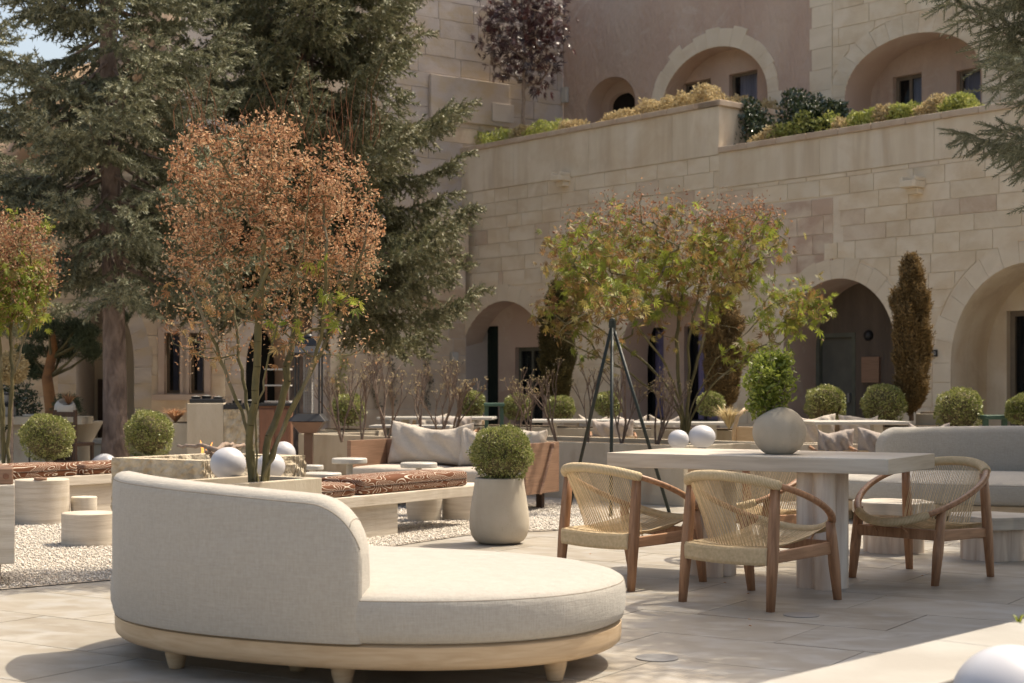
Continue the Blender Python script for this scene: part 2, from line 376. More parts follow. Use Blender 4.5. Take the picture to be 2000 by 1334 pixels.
class MB:
    def __init__(s): s.v = []; s.f = []; s.uv = []
    def add(s, v, f, uv=None):
        n = len(s.v); s.v += [tuple(x) for x in v]; s.f += [tuple(i + n for i in q) for q in f]
        s.uv += uv if uv is not None else [(0.0, 0.0)] * len(v)
        return s
    def box(s, x0, x1, y0, y1, z0, z1):
        v = [(x, y, z) for z in (z0, z1) for y in (y0, y1) for x in (x0, x1)]
        return s.add(v, [(0, 2, 3, 1), (4, 5, 7, 6), (0, 1, 5, 4), (1, 3, 7, 5), (3, 2, 6, 7), (2, 0, 4, 6)])
    def prism(s, poly, z0, z1):
        n = len(poly)
        v = [(x, y, z0) for x, y in poly] + [(x, y, z1) for x, y in poly]
        f = [tuple(range(n - 1, -1, -1)), tuple(range(n, 2 * n))] + [(i, (i + 1) % n, n + (i + 1) % n, n + i) for i in range(n)]
        return s.add(v, f)
    def lathe(s, prof, n=32, c=(0, 0, 0), sx=1, sy=1):
        v = []; f = []; m = len(prof)
        for i in range(n):
            a = 2 * pi * i / n
            for r, z in prof: v.append((c[0] + r * cos(a) * sx, c[1] + r * sin(a) * sy, c[2] + z))
        for i in range(n):
            j = (i + 1) % n
            for k in range(m - 1): f.append((i * m + k, j * m + k, j * m + k + 1, i * m + k + 1))
        if prof[0][0] > 1e-5: f.append(tuple(i * m for i in range(n))[::-1])
        if prof[-1][0] > 1e-5: f.append(tuple(i * m + m - 1 for i in range(n)))
        return s.add(v, f)
    def tube(s, pts, r, n=8, cap=True, flat=1.0, up=None):
        pts = [Vector(p) for p in pts]; N = len(pts)
        rs = r if hasattr(r, '__len__') else [r] * N
        v = []; uv = []; f = []
        prev = Vector(up) if up else None; ln = 0
        for i, p in enumerate(pts):
            t = (pts[min(i + 1, N - 1)] - pts[max(i - 1, 0)]).normalized()
            if prev is None:
                prev = Vector((0, 0, 1)) if abs(t.z) < 0.9 else Vector((1, 0, 0))
            a = (prev - t * prev.dot(t)).normalized(); b = t.cross(a); prev = a
            if i: ln += (p - pts[i - 1]).length
            for k in range(n):
                an = 2 * pi * k / n
                v.append(p + a * (cos(an) * rs[i] * flat) + b * (sin(an) * rs[i])); uv.append((ln, k / n))
        for i in range(N - 1):
            for k in range(n):
                l = (k + 1) % n
                f.append((i * n + k, i * n + l, (i + 1) * n + l, (i + 1) * n + k))
        if cap:
            f.append(tuple(range(n))[::-1]); f.append(tuple((N - 1) * n + k for k in range(n)))
        return s.add(v, f, uv)
    def build(s, name, m, parent=None, smooth=False, loc=None, rotz=None, bevel=0, uv=False, seg=2):
        me = mesh(name, s.v, s.f, m, smooth, s.uv if uv else None)
        o = ob(name, me, parent, loc, rotz)
        if bevel:
            b = o.modifiers.new('bevel', 'BEVEL'); b.width = bevel; b.segments = seg; b.limit_method = 'ANGLE'; b.angle_limit = RAD(40)
        return o
def autosmooth(o, ang=40):
    me = o.data
    me.polygons.foreach_set('use_smooth', [True] * len(me.polygons))
    bm = bmesh.new(); bm.from_mesh(me)
    for e in bm.edges:
        if len(e.link_faces) == 2 and e.calc_face_angle(0) > RAD(ang): e.smooth = False
    bm.to_mesh(me); bm.free()
    return o

def rbox_mesh(name, lx, ly, lz, r, m, puff=0.0, n=10, wr=0.0, seed=0):
    """soft cushion: rounded box with a puffed top, origin at bottom centre"""
    bm = bmesh.new()
    bmesh.ops.create_cube(bm, size=2.0)
    bmesh.ops.subdivide_edges(bm, edges=bm.edges[:], cuts=n, use_grid_fill=True)
    rr = random.Random(seed); ph = [rr.uniform(0, 6) for _ in range(6)]
    hx, hy, hz = lx / 2, ly / 2, lz / 2
    for v in bm.verts:
        def st(t): return math.copysign(1 - (1 - abs(t)) ** 1.6, t)
        p = Vector((st(v.co.x) * hx, st(v.co.y) * hy, st(v.co.z) * hz))
        q = Vector((max(-hx + r, min(hx - r, p.x)), max(-hy + r, min(hy - r, p.y)), max(-hz + r, min(hz - r, p.z))))
        d = p - q
        if d.length > 1e-6: p = q + d.normalized() * r
        u, w_ = p.x / hx, p.y / hy
        bulge = max(0, 1 - u ** 4) * max(0, 1 - w_ ** 4)
        p.z += puff * bulge * (1 if p.z > 0 else 0)
        if wr: p.z += wr * (sin(u * 7 + ph[0] + w_ * 3) + sin(w_ * 6 + ph[1] - u * 4)) * bulge * (1 if p.z > 0 else 0)
        v.co = p + Vector((0, 0, hz))
    me = bpy.data.meshes.new(name); bm.to_mesh(me); bm.free()
    me.polygons.foreach_set('use_smooth', [True] * len(me.polygons))
    me.materials.append(m)
    return me
def pillow_mesh(name, w_, h, t, m, seed=0):
    """scatter pillow standing in the xz plane, origin bottom centre, pinched at the corners"""
    rr = random.Random(seed); N = 22; v = []; f = []
    ph = [rr.uniform(0, 6) for _ in range(8)]
    for side in (1, -1):
        for i in range(N + 1):
            for j in range(N + 1):
                u = -1 + 2 * i / N; q = -1 + 2 * j / N
                uu = math.copysign(1 - (1 - abs(u)) ** 1.5, u); qq = math.copysign(1 - (1 - abs(q)) ** 1.5, q)
                th = t / 2 * (max(0, 1 - uu ** 4) * max(0, 1 - qq ** 4)) ** 0.5
                x = uu * w_ / 2 * (1 - 0.05 * (1 - qq * qq)); z = qq * h / 2 * (1 - 0.07 * (1 - uu * uu)) + h / 2
                z -= 0.10 * h * (1 - uu * uu) * (qq + 1) / 2; z += 0.05 * h * sin(uu * 3 + ph[0]) * (qq + 1) / 2
                wr = 0.016 * sin(9 * uu + 5 * qq + ph[1]) + 0.016 * sin(15 * uu - 6 * qq + ph[2]) * max(0, qq) + .010 * sin(23 * uu + 9 * qq + ph[4])
                v.append((x, side * th + wr * (th / t * 2 + .1), z))
    K = (N + 1) ** 2
    for s_ in (0, 1):
        for i in range(N):
            for j in range(N):
                a = s_ * K + i * (N + 1) + j
                q = (a, a + 1, a + N + 2, a + N + 1)
                f.append(q if s_ == 0 else q[::-1])
    me = mesh(name, v, f, m, True)
    bm = bmesh.new(); bm.from_mesh(me); bmesh.ops.remove_doubles(bm, verts=bm.verts, dist=0.0008); bm.to_mesh(me); bm.free()
    me.polygons.foreach_set('use_smooth', [True] * len(me.polygons))
    return me
# ---------------------------------------------------------------- ground
def sheet(name, poly, z, m, kind='structure'):
    me = mesh(name, [(x, y, z) for x, y in poly], [tuple(range(len(poly)))], m)
    o = ob(name, me); o['kind'] = kind
    return o
sheet('ground', [(-400, -60), (400, -60), (400, 400), (-400, 400)], -0.03, M['ground'])
pav = MB().box(-14, 14, -6, 30, -0.028, -0.006).build('paving', M['joint']); pav['kind'] = 'structure'
GRAV = [G(-260, 1168), G(0, 1153), G(220, 1134), G(560, 1094), G(720, 1075), G(815, 1061), G(915, 1046), G(1020, 1040), G(1105, 1036), G(1180, 1034)]
GRAV += [PX(1250, 14.2), PX(1100, 17.4), PX(600, 20.0), PX(-350, 20.0), PX(-400, 12)]
GRAV = [(p.x, p.y) for p in GRAV]
def inpoly(x, y, poly):
    c = False; j = len(poly) - 1
    for i in range(len(poly)):
        xi, yi = poly[i]; xj, yj = poly[j]
        if (yi > y) != (yj > y) and x < (xj - xi) * (y - yi) / (yj - yi) + xi: c = not c
        j = i
    return c
# paving slabs, laid on the furniture grid, each its own piece
TL, TW = 1.0, 0.62
nt_ = 0
for i in range(-24, 24):
    for j in range(-2, 34):
        off = (j % 2) * 0.45 + 0.12 * ((j * 7) % 3)
        c = V * (i * TL + off) + U * (j * TW)
        if not (4.2 < c.y < 14.6 and abs(c.x) < 0.35 * c.y + 0.9): continue
        cs = [c + V * a + U * b for a in (-TL / 2, TL / 2) for b in (-TW / 2, TW / 2)]
        if all(inpoly(p.x, p.y, GRAV) for p in cs): continue
        zz = RNG.uniform(-0.0006, 0.0006)
        me = MB().box(-TL / 2 + .0028, TL / 2 - .0028, -TW / 2 + .0028, TW / 2 - .0028, -0.016, zz)
        o = me.build('tile', M['floor'], pav, loc=(c.x, c.y, 0), rotz=RV)
        nt_ += 1
# paving further off, where the slabs can no longer be told apart
far = MB()
for i in range(-40, 60):
    for j in range(-10, 60):
        off = (j % 2) * 0.45 + 0.12 * ((j * 7) % 3)
        c = V * (i * TL + off) + U * (j * TW)
        if not (14.6 <= c.y < 29 and abs(c.x) < 12): continue
        q = [c + V * a + U * b for a, b in ((-TL/2+.003, -TW/2+.003), (TL/2-.003, -TW/2+.003), (TL/2-.003, TW/2-.003), (-TL/2+.003, TW/2-.003))]
        far.add([(p.x, p.y, 0.0) for p in q], [(0, 1, 2, 3)])
o = far.build('far_tiles', M['floor'], pav); o['kind'] = 'stuff'
sheet('gravel_bed', GRAV, 0.006, M['gravelbed'])
# limestone chips
def chips():
    t = np.array([[1, 0, 0], [-.5, .8, 0], [-.6, -.7, 0], [0, 0, .75], [.1, .1, -.5]]) 
    tf = np.array([[0, 1, 3], [1, 2, 3], [2, 0, 3], [1, 0, 4], [2, 1, 4], [0, 2, 4]])
    pts = []
    zones = [((-4.4, -1.6, 8.6, 15.5), 46000), ((-1.7, 0.8, 10.6, 15.5), 44000)]
    for (x0, x1, y0, y1), n in zones:
        xy = np.column_stack([RNG.uniform(x0, x1, n), y0 + (y1 - y0) * RNG.random(n) ** 1.15])
        for x, y in xy:
            if abs(x) < 0.345 * y + 0.2 and inpoly(x, y, GRAV): pts.append((x, y))
    p = np.array(pts); n = len(p)
    a = RNG.uniform(0, 2 * pi, n); s = RNG.uniform(0.0045, 0.0135, n)
    tilt = RNG.normal(0, 0.5, n)
    ca, sa = np.cos(a), np.sin(a); ct, st = np.cos(tilt), np.sin(tilt)
    v = np.empty((n, 5, 3))
    x = t[None, :, 0] * ct[:, None] - t[None, :, 2] * st[:, None]
    z = t[None, :, 0] * st[:, None] + t[None, :, 2] * ct[:, None]
    y = np.repeat(t[None, :, 1], n, 0)
    v[..., 0] = (x * ca[:, None] - y * sa[:, None]) * s[:, None] + p[:, :1]
    v[..., 1] = (x * sa[:, None] + y * ca[:, None]) * s[:, None] + p[:, 1:2]
    v[..., 2] = z * s[:, None] * 0.9 + 0.010 + s[:, None] * .3
    f = (tf[None] + (np.arange(n) * 5)[:, None, None]).reshape(-1, 3)
    o = ob('gravel', mesh('gravel', v.reshape(-1, 3), f, M['gravel']))
    tag(o, 'loose pale limestone chips beside the paving', 'gravel', kind='stuff')
chips()
# stray pebbles and dry leaves on the paving near the gravel edge
# ---------------------------------------------------------------- walls
class Wall:
    """a wall plane: local x along it, local -y towards us, z up"""
    def __init__(s, O, ang):
        s.O = Vector((O[0], O[1], 0)); s.a = RAD(ang); s.t = Vector((cos(s.a), sin(s.a), 0)); s.n = Vector((-sin(s.a), cos(s.a), 0))
    def s_at(s, px, back=0.0):
        O = s.O + s.n * back; k = (px - 1000.0) / F
        return (k * O.y - O.x) / (s.t.x - k * s.t.y)
    def d_at(s, px, back=0.0):
        return (s.O + s.n * back + s.t * s.s_at(px, back)).y
    def z_at(s, px, py, back=0.0):
        return H - (py - HZ) * s.d_at(px, back) / F
    def world(s, x, y, z):
        p = s.O + s.t * x + s.n * y; return Vector((p.x, p.y, z))
def proj(p):
    return 1000 + F * p.x / p.y, HZ + F * (H - p.z) / p.y

class Op:
    """an opening: rectangle up to zs, then an elliptical head of height rz (0 = flat)"""
    def __init__(s, x0, x1, z0, zs, rz=0.0):
        s.x0, s.x1, s.z0, s.zs, s.rz = x0, x1, z0, zs, rz; s.c = (x0 + x1) / 2; s.r = (x1 - x0) / 2
    def top(s, x):
        if s.rz <= 0: return s.zs
        u = max(0.0, 1 - ((x - s.c) / s.r) ** 2); return s.zs + s.rz * u ** 0.5
    def xs(s):
        if s.rz <= 0: return [s.x0, s.x1]
        return [s.c - s.r * cos(pi * i / 20) for i in range(21)]
    def outline(s):
        pts = [(s.x0, s.z0)]
        if s.rz > 0: pts += [(s.c - s.r * cos(pi * i / 24), s.zs + s.rz * sin(pi * i / 24)) for i in range(25)]
        else: pts += [(s.x0, s.zs), (s.x1, s.zs)]
        return pts + [(s.x1, s.z0)]
    def grown(s, g):
        return Op(s.x0 - g, s.x1 + g, s.z0, s.zs, s.rz + g if s.rz else 0) if s.rz else Op(s.x0 - g, s.x1 + g, s.z0, s.zs + g)
def plate(mb, x0, x1, z0, z1, y, ops):
    bs = {x0, x1}
    for o in ops:
        for x in o.xs():
            if x0 < x < x1: bs.add(round(x, 5))
    bs = sorted(bs)
    for a, b in zip(bs, bs[1:]):
        if b - a < 1e-5: continue
        m_ = (a + b) / 2; ins = [o for o in ops if o.x0 < m_ < o.x1]
        if not ins:
            mb.add([(a, y, z0), (b, y, z0), (b, y, z1), (a, y, z1)], [(0, 1, 2, 3)]); continue
        ins.sort(key=lambda o: o.z0); lo_a = lo_b = z0
        for o in ins:
            if o.z0 > z0 + 1e-4: mb.add([(a, y, lo_a), (b, y, lo_b), (b, y, o.z0), (a, y, o.z0)], [(0, 1, 2, 3)])
            lo_a, lo_b = o.top(a), o.top(b)
        mb.add([(a, y, lo_a), (b, y, lo_b), (b, y, z1), (a, y, z1)], [(0, 1, 2, 3)])
def reveal(mb, o, y0, y1, floor=True):
    pts = o.outline(); n = len(pts)
    v = [(x, y0, z) for x, z in pts] + [(x, y1, z) for x, z in pts]
    f = [(i, n + i, n + i + 1, i + 1) for i in range(n - 1)]
    if floor: f.append((n - 1, 2 * n - 1, n, 0))
    mb.add(v, f)
def clip_stone(a, b, c, d, ops, g):
    """rectangle a..b, c..d with the parts inside any (grown) opening pushed out onto its edge"""
    pts = []; N = 6
    for i in range(N): pts.append((a + (b - a) * i / N, c))
    for i in range(3): pts.append((b, c + (d - c) * i / 3))
    for i in range(N): pts.append((b - (b - a) * i / N, d))
    for i in range(3): pts.append((a, d - (d - c) * i / 3))
    hit = False; inside = 0
    for o in ops:
        q = o.grown(g); mx, mz = (a + b) / 2, (c + d) / 2
        new = []
        for x, z in pts:
            if q.x0 < x < q.x1 and q.z0 - 0.001 <= z < q.top(x):
                inside += 1; hit = True
                if z < q.zs or q.rz <= 0:
                    if q.rz <= 0 and mz > q.zs: new.append((x, q.zs))
                    else: new.append((q.x0 if mx < q.c else q.x1, z))
                else:
                    u, w_ = (x - q.c) / q.r, (z - q.zs) / q.rz; l = max(1e-3, math.hypot(u, w_))
                    new.append((q.c + u / l * q.r, q.zs + w_ / l * q.rz))
            else: new.append((x, z))
        pts = new
    if not hit: return [(a, c), (b, c), (b, d), (a, d)]
    if inside >= len(pts) - 1: return None
    out = []
    for p in pts:
        if not out or math.hypot(p[0] - out[-1][0], p[1] - out[-1][1]) > 0.012: out.append(p)
    ar = abs(sum(out[i - 1][0] * out[i][1] - out[i][0] * out[i - 1][1] for i in range(len(out)))) / 2
    return out if len(out) >= 3 and ar > 0.012 else None
def stone_mesh(poly, y0, y1, ch=0.008):
    cx = sum(p[0] for p in poly) / len(poly); cz = sum(p[1] for p in poly) / len(poly)
    n = len(poly)
    inn = [(x + (cx - x) * min(.5, ch / max(.02, abs(cx - x) + abs(cz - z))) * 2, z + (cz - z) * min(.5, ch / max(.02, abs(cx - x) + abs(cz - z))) * 2) for x, z in poly]
    v = [(x - cx, y1, z - cz) for x, z in poly] + [(x - cx, y0 + ch * .6, z - cz) for x, z in poly] + [(x - cx, y0, z - cz) for x, z in inn]
    f = [tuple(2 * n + i for i in range(n))]
    for k in (0, 1):
        f += [(k * n + i, k * n + (i + 1) % n, (k + 1) * n + (i + 1) % n, (k + 1) * n + i) for i in range(n)]
    return v, f, (cx, cz)
def ashlar(parent, wall, x0, x1, z0, z1, ops, ch, bw, mats, seed, cap=300, proud=0.001, y=0.0, g=0.0, skip=None, name='stone', gap=0.010):
    rr = random.Random(seed); cells = []
    z = z0; row = 0
    while z < z1 - 0.04:
        h = ch * rr.uniform(0.88, 1.12)
        if z + h > z1 - .06: h = z1 - z
        x = x0 - rr.uniform(0, bw)
        while x < x1:
            w_ = bw * rr.uniform(0.65, 1.35)
            a, b = max(x, x0), min(x + w_, x1)
            if b - a > 0.08 and not (skip and skip((a + b) / 2, z + h / 2)):
                cuts = [a] + sorted(o.c for o in ops if a + .02 < o.c < b - .02 and z < o.top(o.c) + g and z + h > o.z0) + [b]
                for a_, b_ in zip(cuts, cuts[1:]):
                    p = clip_stone(a_ + gap / 2, b_ - gap / 2, z + gap / 2, z + h - gap / 2, ops, g)
                    if p:
                        wc = wall.world((a_ + b_) / 2, y, z + h / 2); q = proj(wc)
                        cells.append((wc.y if (-40 < q[0] < 2040 and -40 < q[1] < 1340) else 1e4 + wc.y, p))
            x += w_
        z += h; row += 1
    cells.sort(key=lambda c: c[0]); rest = MB()
    for i, (dd, p) in enumerate(cells):
        v, f, (cx, cz) = stone_mesh(p, y - proud - rr.uniform(0, .003), y + 0.02, .004)
        if i < cap and dd < 1e4:
            o = ob(name, mesh(name, v, f, mats[0] if rr.random() < .93 or len(mats) < 2 else rr.choice(mats[1:])), parent, (cx, 0, cz))
        else: rest.add([(a + cx, b, c + cz) for a, b, c in v], f)
    if rest.v:
        o = rest.build('far_stones', mats[0], parent); o['kind'] = 'stuff'
def window(parent, o, y, frame_m, cur_m, cur=(0.0, 1.0), bars=1, fw=0.06, depth=0.10, name='window', transom=None):
    """recessed window: frame with mullions, glass panes and a curtain behind"""
    mb = MB(); x0, x1, z0, z1 = o.x0, o.x1, o.z0, o.zs
    y0, y1 = y + depth, y + depth + 0.05
    mb.box(x0, x0 + fw, y0, y1, z0, z1).box(x1 - fw, x1, y0, y1, z0, z1).box(x0 + fw, x1 - fw, y0, y1, z1 - fw, z1).box(x0 + fw, x1 - fw, y0, y1, z0, z0 + fw)
    for k in range(1, bars + 1):
        xm = x0 + (x1 - x0) * k / (bars + 1); mb.box(xm - fw * .4, xm + fw * .4, y0 + .004, y1 - .004, z0 + fw, z1 - fw)
    fr = mb.build(name, frame_m, parent)
    nb = bars + 1
    for k in range(nb):
        a = x0 + (x1 - x0) * k / nb + fw * .5; b = x0 + (x1 - x0) * (k + 1) / nb - fw * .5
        MB().box(a, b, y0 + .02, y0 + .028, z0 + fw * .5, z1 - fw * .5).build('pane', GLASS, fr)
    ca, cb = x0 + (x1 - x0) * cur[0], x0 + (x1 - x0) * cur[1]
    n = 40; v = []; f = []
    for i in range(n + 1):
        x = ca + (cb - ca) * i / n; yy = y1 + 0.10 + 0.03 * sin(i * 1.35) + 0.012 * sin(i * 3.1)
        v += [(x, yy, z0), (x, yy, z1)]
    f = [(2 * i, 2 * i + 2, 2 * i + 3, 2 * i + 1) for i in range(n)]
    ob('curtain', mesh('curtain', v, f, cur_m, True), fr)
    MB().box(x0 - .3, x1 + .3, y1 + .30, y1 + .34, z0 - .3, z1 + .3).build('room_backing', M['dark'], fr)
    return fr
GLASS = mat('window_glass', (0.02, 0.022, 0.026), rough=0.05, bump=0, spec=0.6)
GLASS.node_tree.nodes['Principled BSDF'].inputs['Alpha'].default_value = 0.15

WA = Wall((3.5, 25.9), -48.98)
# ================= arcade wall with the planted parapet (nearest)
A = thing('arcade_building', 'honey stone arcade wall with arched recesses below the planted terrace', 'building', WA.O, WA.a)
sL = WA.s_at(893) - 0.35; sR = WA.s_at(2300); sC = WA.s_at(1405)
zT1 = WA.z_at(1405, 195) ; zT2 = WA.z_at(1405, 288)
aops = [Op(WA.s_at(893), WA.s_at(1078), 0, 1.35, 1.55), Op(WA.s_at(1212), WA.s_at(1412), 0, 1.75, 1.10),
        Op(WA.s_at(1530), WA.s_at(1748), 0, 1.80, 1.10), Op(WA.s_at(1857), WA.s_at(2175), 0, 1.55, 1.40)]
mb = MB(); plate(mb, sL, sC, 0, zT1, 0.012, aops[:2]); plate(mb, sC, sR, 0, zT2, 0.012, aops[2:])
mb.box(sL, sC, 0.4, 0.42, 3.2, zT1 - .35).box(sC, sR, 0.4, 0.42, 3.2, zT2 - .35)
wallA = mb.build('wall', M['backA'], A)
deps = [0.5, 0.7, 0.85, 0.95]
for i, (o_, dp) in enumerate(zip(aops, deps)):
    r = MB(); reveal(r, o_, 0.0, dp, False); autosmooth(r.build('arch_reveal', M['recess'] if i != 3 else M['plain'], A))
# stones and smooth band
zj1 = WA.z_at(1200, 322); zj2 = WA.z_at(1640, 330)
ashlar(wallA, WA, sL, sC, 0.05, 5.12, aops, 0.27, 0.60, [M['wallA'], M['pinkstone']], 3, cap=165, g=0.32)
ashlar(wallA, WA, sC, sR, 0.05, 4.55, aops, 0.27, 0.60, [M['wallA'], M['pinkstone']], 4, cap=135, g=0.32,
       skip=lambda x, z: (sC < x < sC + 2.3 and 3.0 < z < 4.2))
ashlar(wallA, WA, sC, sC + 2.35, 3.02, 4.18, [], 0.285, 0.72, [M['redstone'], M['pinkstone'], M['wallA']], 9, cap=40)
for x0_, x1_, za, zb in ((sL, sC, 5.125, zT1 - .10), (sC, sR, 4.555, zT2 - .10)):
    n_ = 0; x = x0_
    while x < x1_:                        # large smooth slabs of the parapet
        e = min(x1_, x + 2.1); v, f, (cx, cz) = stone_mesh([(x + .003, za), (e - .003, za), (e - .003, zb), (x + .003, zb)], -0.013, 0.02, .004)
        ob('panel', mesh('panel', [(p[0] + cx, p[1], p[2] + cz) for p in v], f, M['plain']), wallA); x = e
    x = x0_
    while x < x1_:                        # coping stones
        e = min(x1_, x + 0.62); MB().box(x + .003, e - .003, -0.05, 0.42, zb + .002, zb + .10).build('coping_stone', M['cap'], wallA, bevel=.012); x = e
# voussoirs round the arches
def voussoirs(parent, o_, g, y, m, n=17, proud=.003, jag=.04):
    rj = random.Random(n * 7 + int(o_.c * 10))
    for k in range(n):
        a0, a1 = pi * (k + .008) / n, pi * (k + .992) / n
        pl = []; g_ = g; g = g_ + jag * rj.uniform(-1, 1)
        for a in (a0, (a0 + a1) / 2, a1): pl.append((o_.c - o_.r * cos(a), o_.zs + o_.rz * sin(a)))
        for a in (a1, (a0 + a1) / 2, a0): pl.append((o_.c - (o_.r + g) * cos(a), o_.zs + (o_.rz + g) * sin(a)))
        v, f, (cx, cz) = stone_mesh(pl[::-1], y - proud, y + .02, .001); g = g_
        ob('voussoir', mesh('voussoir', v, f, m), parent, (cx, 0, cz))
    z = o_.z0; k = 0
    while z < o_.zs - .05:
        h = min(0.42, o_.zs - z)
        for xa, xb in ((o_.x0 - g, o_.x0), (o_.x1, o_.x1 + g)):
            v, f, (cx, cz) = stone_mesh([(xa, z + .004), (xb, z + .004), (xb, z + h - .004), (xa, z + h - .004)], y - proud, y + .02, .006)
            ob('jamb_stone', mesh('jamb_stone', v, f, m), parent, (cx, 0, cz))
        z += h
for o_ in aops: voussoirs(wallA, o_, 0.31, 0.0, M['band'], n=15)
# parapet return at the step
rt = MB().box(sC - .42, sC, .012, 3.0, zT2 - .3, zT1 - .1); rt.build('parapet_return', M['plain'], A)
MB().box(sC - .45, sC + .05, -.05, 3.0, zT1 - .098, zT1 + .002).build('return_coping', M['cap'], A, bevel=.012)
# deck of the terrace behind the parapet
MB().box(sL, sR, 0.45, 2.5, 4.55, 4.75).build('terrace_deck', M['ground'], A)
MB().box(sL, sR, 1.7, 2.5, 0, 4.55).build('inner_mass', M['dark'], A)
MB().box(sL - .05, sL, 0.02, 3.0, 0, zT1 - .1).build('end_wall', M['pinkstone'], A)
# recess walls
def recess(o_, dp, m, holes, side=.6):
    r = MB(); plate(r, o_.x0 - side, o_.x1 + side, 0, o_.zs + o_.rz + .2, dp, holes); w_ = r.build('recess_wall', m, A)
    for h in holes:
        q = MB(); reveal(q, h, dp, dp + .12); q.build('reveal', m, w_)
    return w_
def WR(px0, px1, py0, py1, back, flat=True):
    xm = (px0 + px1) / 2
    return Op(WA.s_at(px0, back), WA.s_at(px1, back), max(0.0, WA.z_at(xm, py1, back)), WA.z_at(xm, py0, back))
h1 = WR(1006, 1060, 678, 2000, .5); h1b = Op(WA.s_at(915, .5), WA.s_at(973, .5), 0.4, 2.45)
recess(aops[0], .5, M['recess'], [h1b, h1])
window(A, h1, .5, M['greenframe'], M['greendark'], (0, 1), 1, .07, name='glazed_door')
cu_v = []
for i_ in range(25):
    x_ = h1b.x0 + (h1b.x1 - h1b.x0) * i_ / 24; y_ = .64 + .03 * sin(i_ * 1.6)
    cu_v += [(x_, y_, .35), (x_, y_, 2.5)]
ob('arched_window_curtain', mesh('curtain', cu_v, [(2 * i, 2 * i + 2, 2 * i + 3, 2 * i + 1) for i in range(24)], M['greendark'], True), A)
h2 = WR(1240, 1296, 640, 820, .7); h2b = WR(1336, 1402, 636, 825, .7)
recess(aops[1], .7, M['recess'], [h2, h2b])
window(A, h2, .7, M['black'], M['purple'], (0.3, 1), 1, .05); window(A, h2b, .7, M['black'], M['purple'], (0.15, .95), 1, .05)
h3 = WR(1596, 1669, 653, 2000, .85)
rw3 = recess(aops[2], .85, M['shaded_rock'], [h3])
dr = MB().box(h3.x0, h3.x1, .93, .98, 0, h3.zs).build('metal_door', M['metaldoor'], A)
fm = MB(); e = .05
fm.box(h3.x0 - .02, h3.x0 + e, .84, .93, 0, h3.zs + .02).box(h3.x1 - e, h3.x1 + .02, .84, .93, 0, h3.zs + .02).box(h3.x0 + e, h3.x1 - e, .84, .93, h3.zs - e, h3.zs + .02)
fm.build('door_frame', M['greenframe'], dr)
MB().box(h3.x1 - .16, h3.x1 - .12, .87, .925, .95, 1.1).build('handle', M['steel'], dr)
c_ = WA.s_at(1697, .85); z_ = WA.z_at(1697, 655, .85)
lo = MB(); lo.lathe([(0.0, 0), (.085, 0), (.085, .03), (.05, .07), (0, .08)], 20)
l_ = lo.build('wall_lamp', M['black'], A, smooth=True, loc=(c_, .85, z_)); l_.rotation_euler = (RAD(90), 0, 0)
MB().box(WA.s_at(1686, .85), WA.s_at(1720, .85), .80, .848, WA.z_at(1700, 747, .85), WA.z_at(1700, 697, .85)).build('wall_panel', M['walnut'], A)
h4 = WR(1966, 2120, 604, 2000, .95)
recess(aops[3], .95, M['plain'], [h4])
window(A, h4, .95, M['frame'], M['dark'], (0, 1), 1, .08, name='glazed_door')
# spouts
def spout(px, py, label):
    s_ = WA.s_at(px); z_ = WA.z_at(px, py)
    mb = MB().prism([(-.14, 0.02), (-.14, -.26), (-.11, -.30), (.11, -.30), (.14, -.26), (.14, .02)], 0, .10)
    mb.box(-.14, -.08, -.27, .02, .10, .16).box(.08, .14, -.27, .02, .10, .16)
    mb.prism([(-.10, 0.02), (-.10, -.16), (.10, -.16), (.10, .02)], -.09, -.002)
    mb.build('water_spout', M['band'], A, loc=(s_, 0, z_ - .05), bevel=.012)
spout(1105, 350, ''); spout(1792, 362, '')
# security camera
cm = thing('security_camera', 'small white dome camera on the arcade wall under the green hedge', 'camera', WA.world(WA.s_at(902), -.012, WA.z_at(902, 328)), WA.a)
MB().box(-.05, .05, -.04, 0, -.05, .05).build('bracket', M['white'], cm, bevel=.008)
MB().lathe([(0, -.09), (.035, -.08), (.05, -.04), (.05, .03), (.0, .045)], 16, (0, -.09, 0)).build('housing', M['white'], cm, smooth=True)
MB().lathe([(0, -.035), (.025, -.02), (.03, 0)], 12, (0, -.11, -.075)).build('lens', M['black'], cm, smooth=True)
pl = thing('number_plaque', 'small black door number plaque on the pier right of the dry cypress', 'sign', WA.world(WA.s_at(1826), -.016, WA.z_at(1826, 690)), WA.a)
MB().box(-.055, .055, -.02, 0, -.05, .05).build('plate', M['black'], pl)
MB().box(-.028, -.02, -.024, -.021, -.025, .025).box(.0, .035, -.024, -.021, -.025, -.017).box(0, .035, -.024, -.021, .017, .025).box(0, .008, -.024, -.021, -.016, .016).box(.027, .035, -.024, -.021, -.016, .016).build('numeral', M['white'], pl)

# ================= upper building
WB = Wall((3.5 + .754 * 2.55, 25.9 + .656 * 2.55), -48.98)
B = thing('upper_building', 'pink plastered and honey stone upper facade with arched bays behind the terrace', 'building', WB.O, WB.a)
bL = WB.s_at(1100); bM = WB.s_at(1597); bR = WB.s_at(2300); ZB = 9.4; ZR = 8.35; Zf = 4.6
bz = lambda px, py, back=0: WB.z_at(px, py, back)
b1 = Op(WB.s_at(1292), WB.s_at(1500), Zf, bz(1400, 200), bz(1396, 92) - bz(1400, 200))
b2 = Op(WB.s_at(1650), WB.s_at(1918), Zf, bz(1780, 165), bz(1790, 64) - bz(1780, 165))
b0 = Op(WB.s_at(1146), WB.s_at(1241), Zf, bz(1195, 205), bz(1195, 150) - bz(1195, 205))
mb = MB(); bK = WB.s_at(1290) - .02; plate(mb, bL, bK, Zf, ZB, 0.012, [b0]); plate(mb, bK, bM, Zf, 8.95, 0.012, [b1]); mb.build('plaster_wall', M['pink'], B)
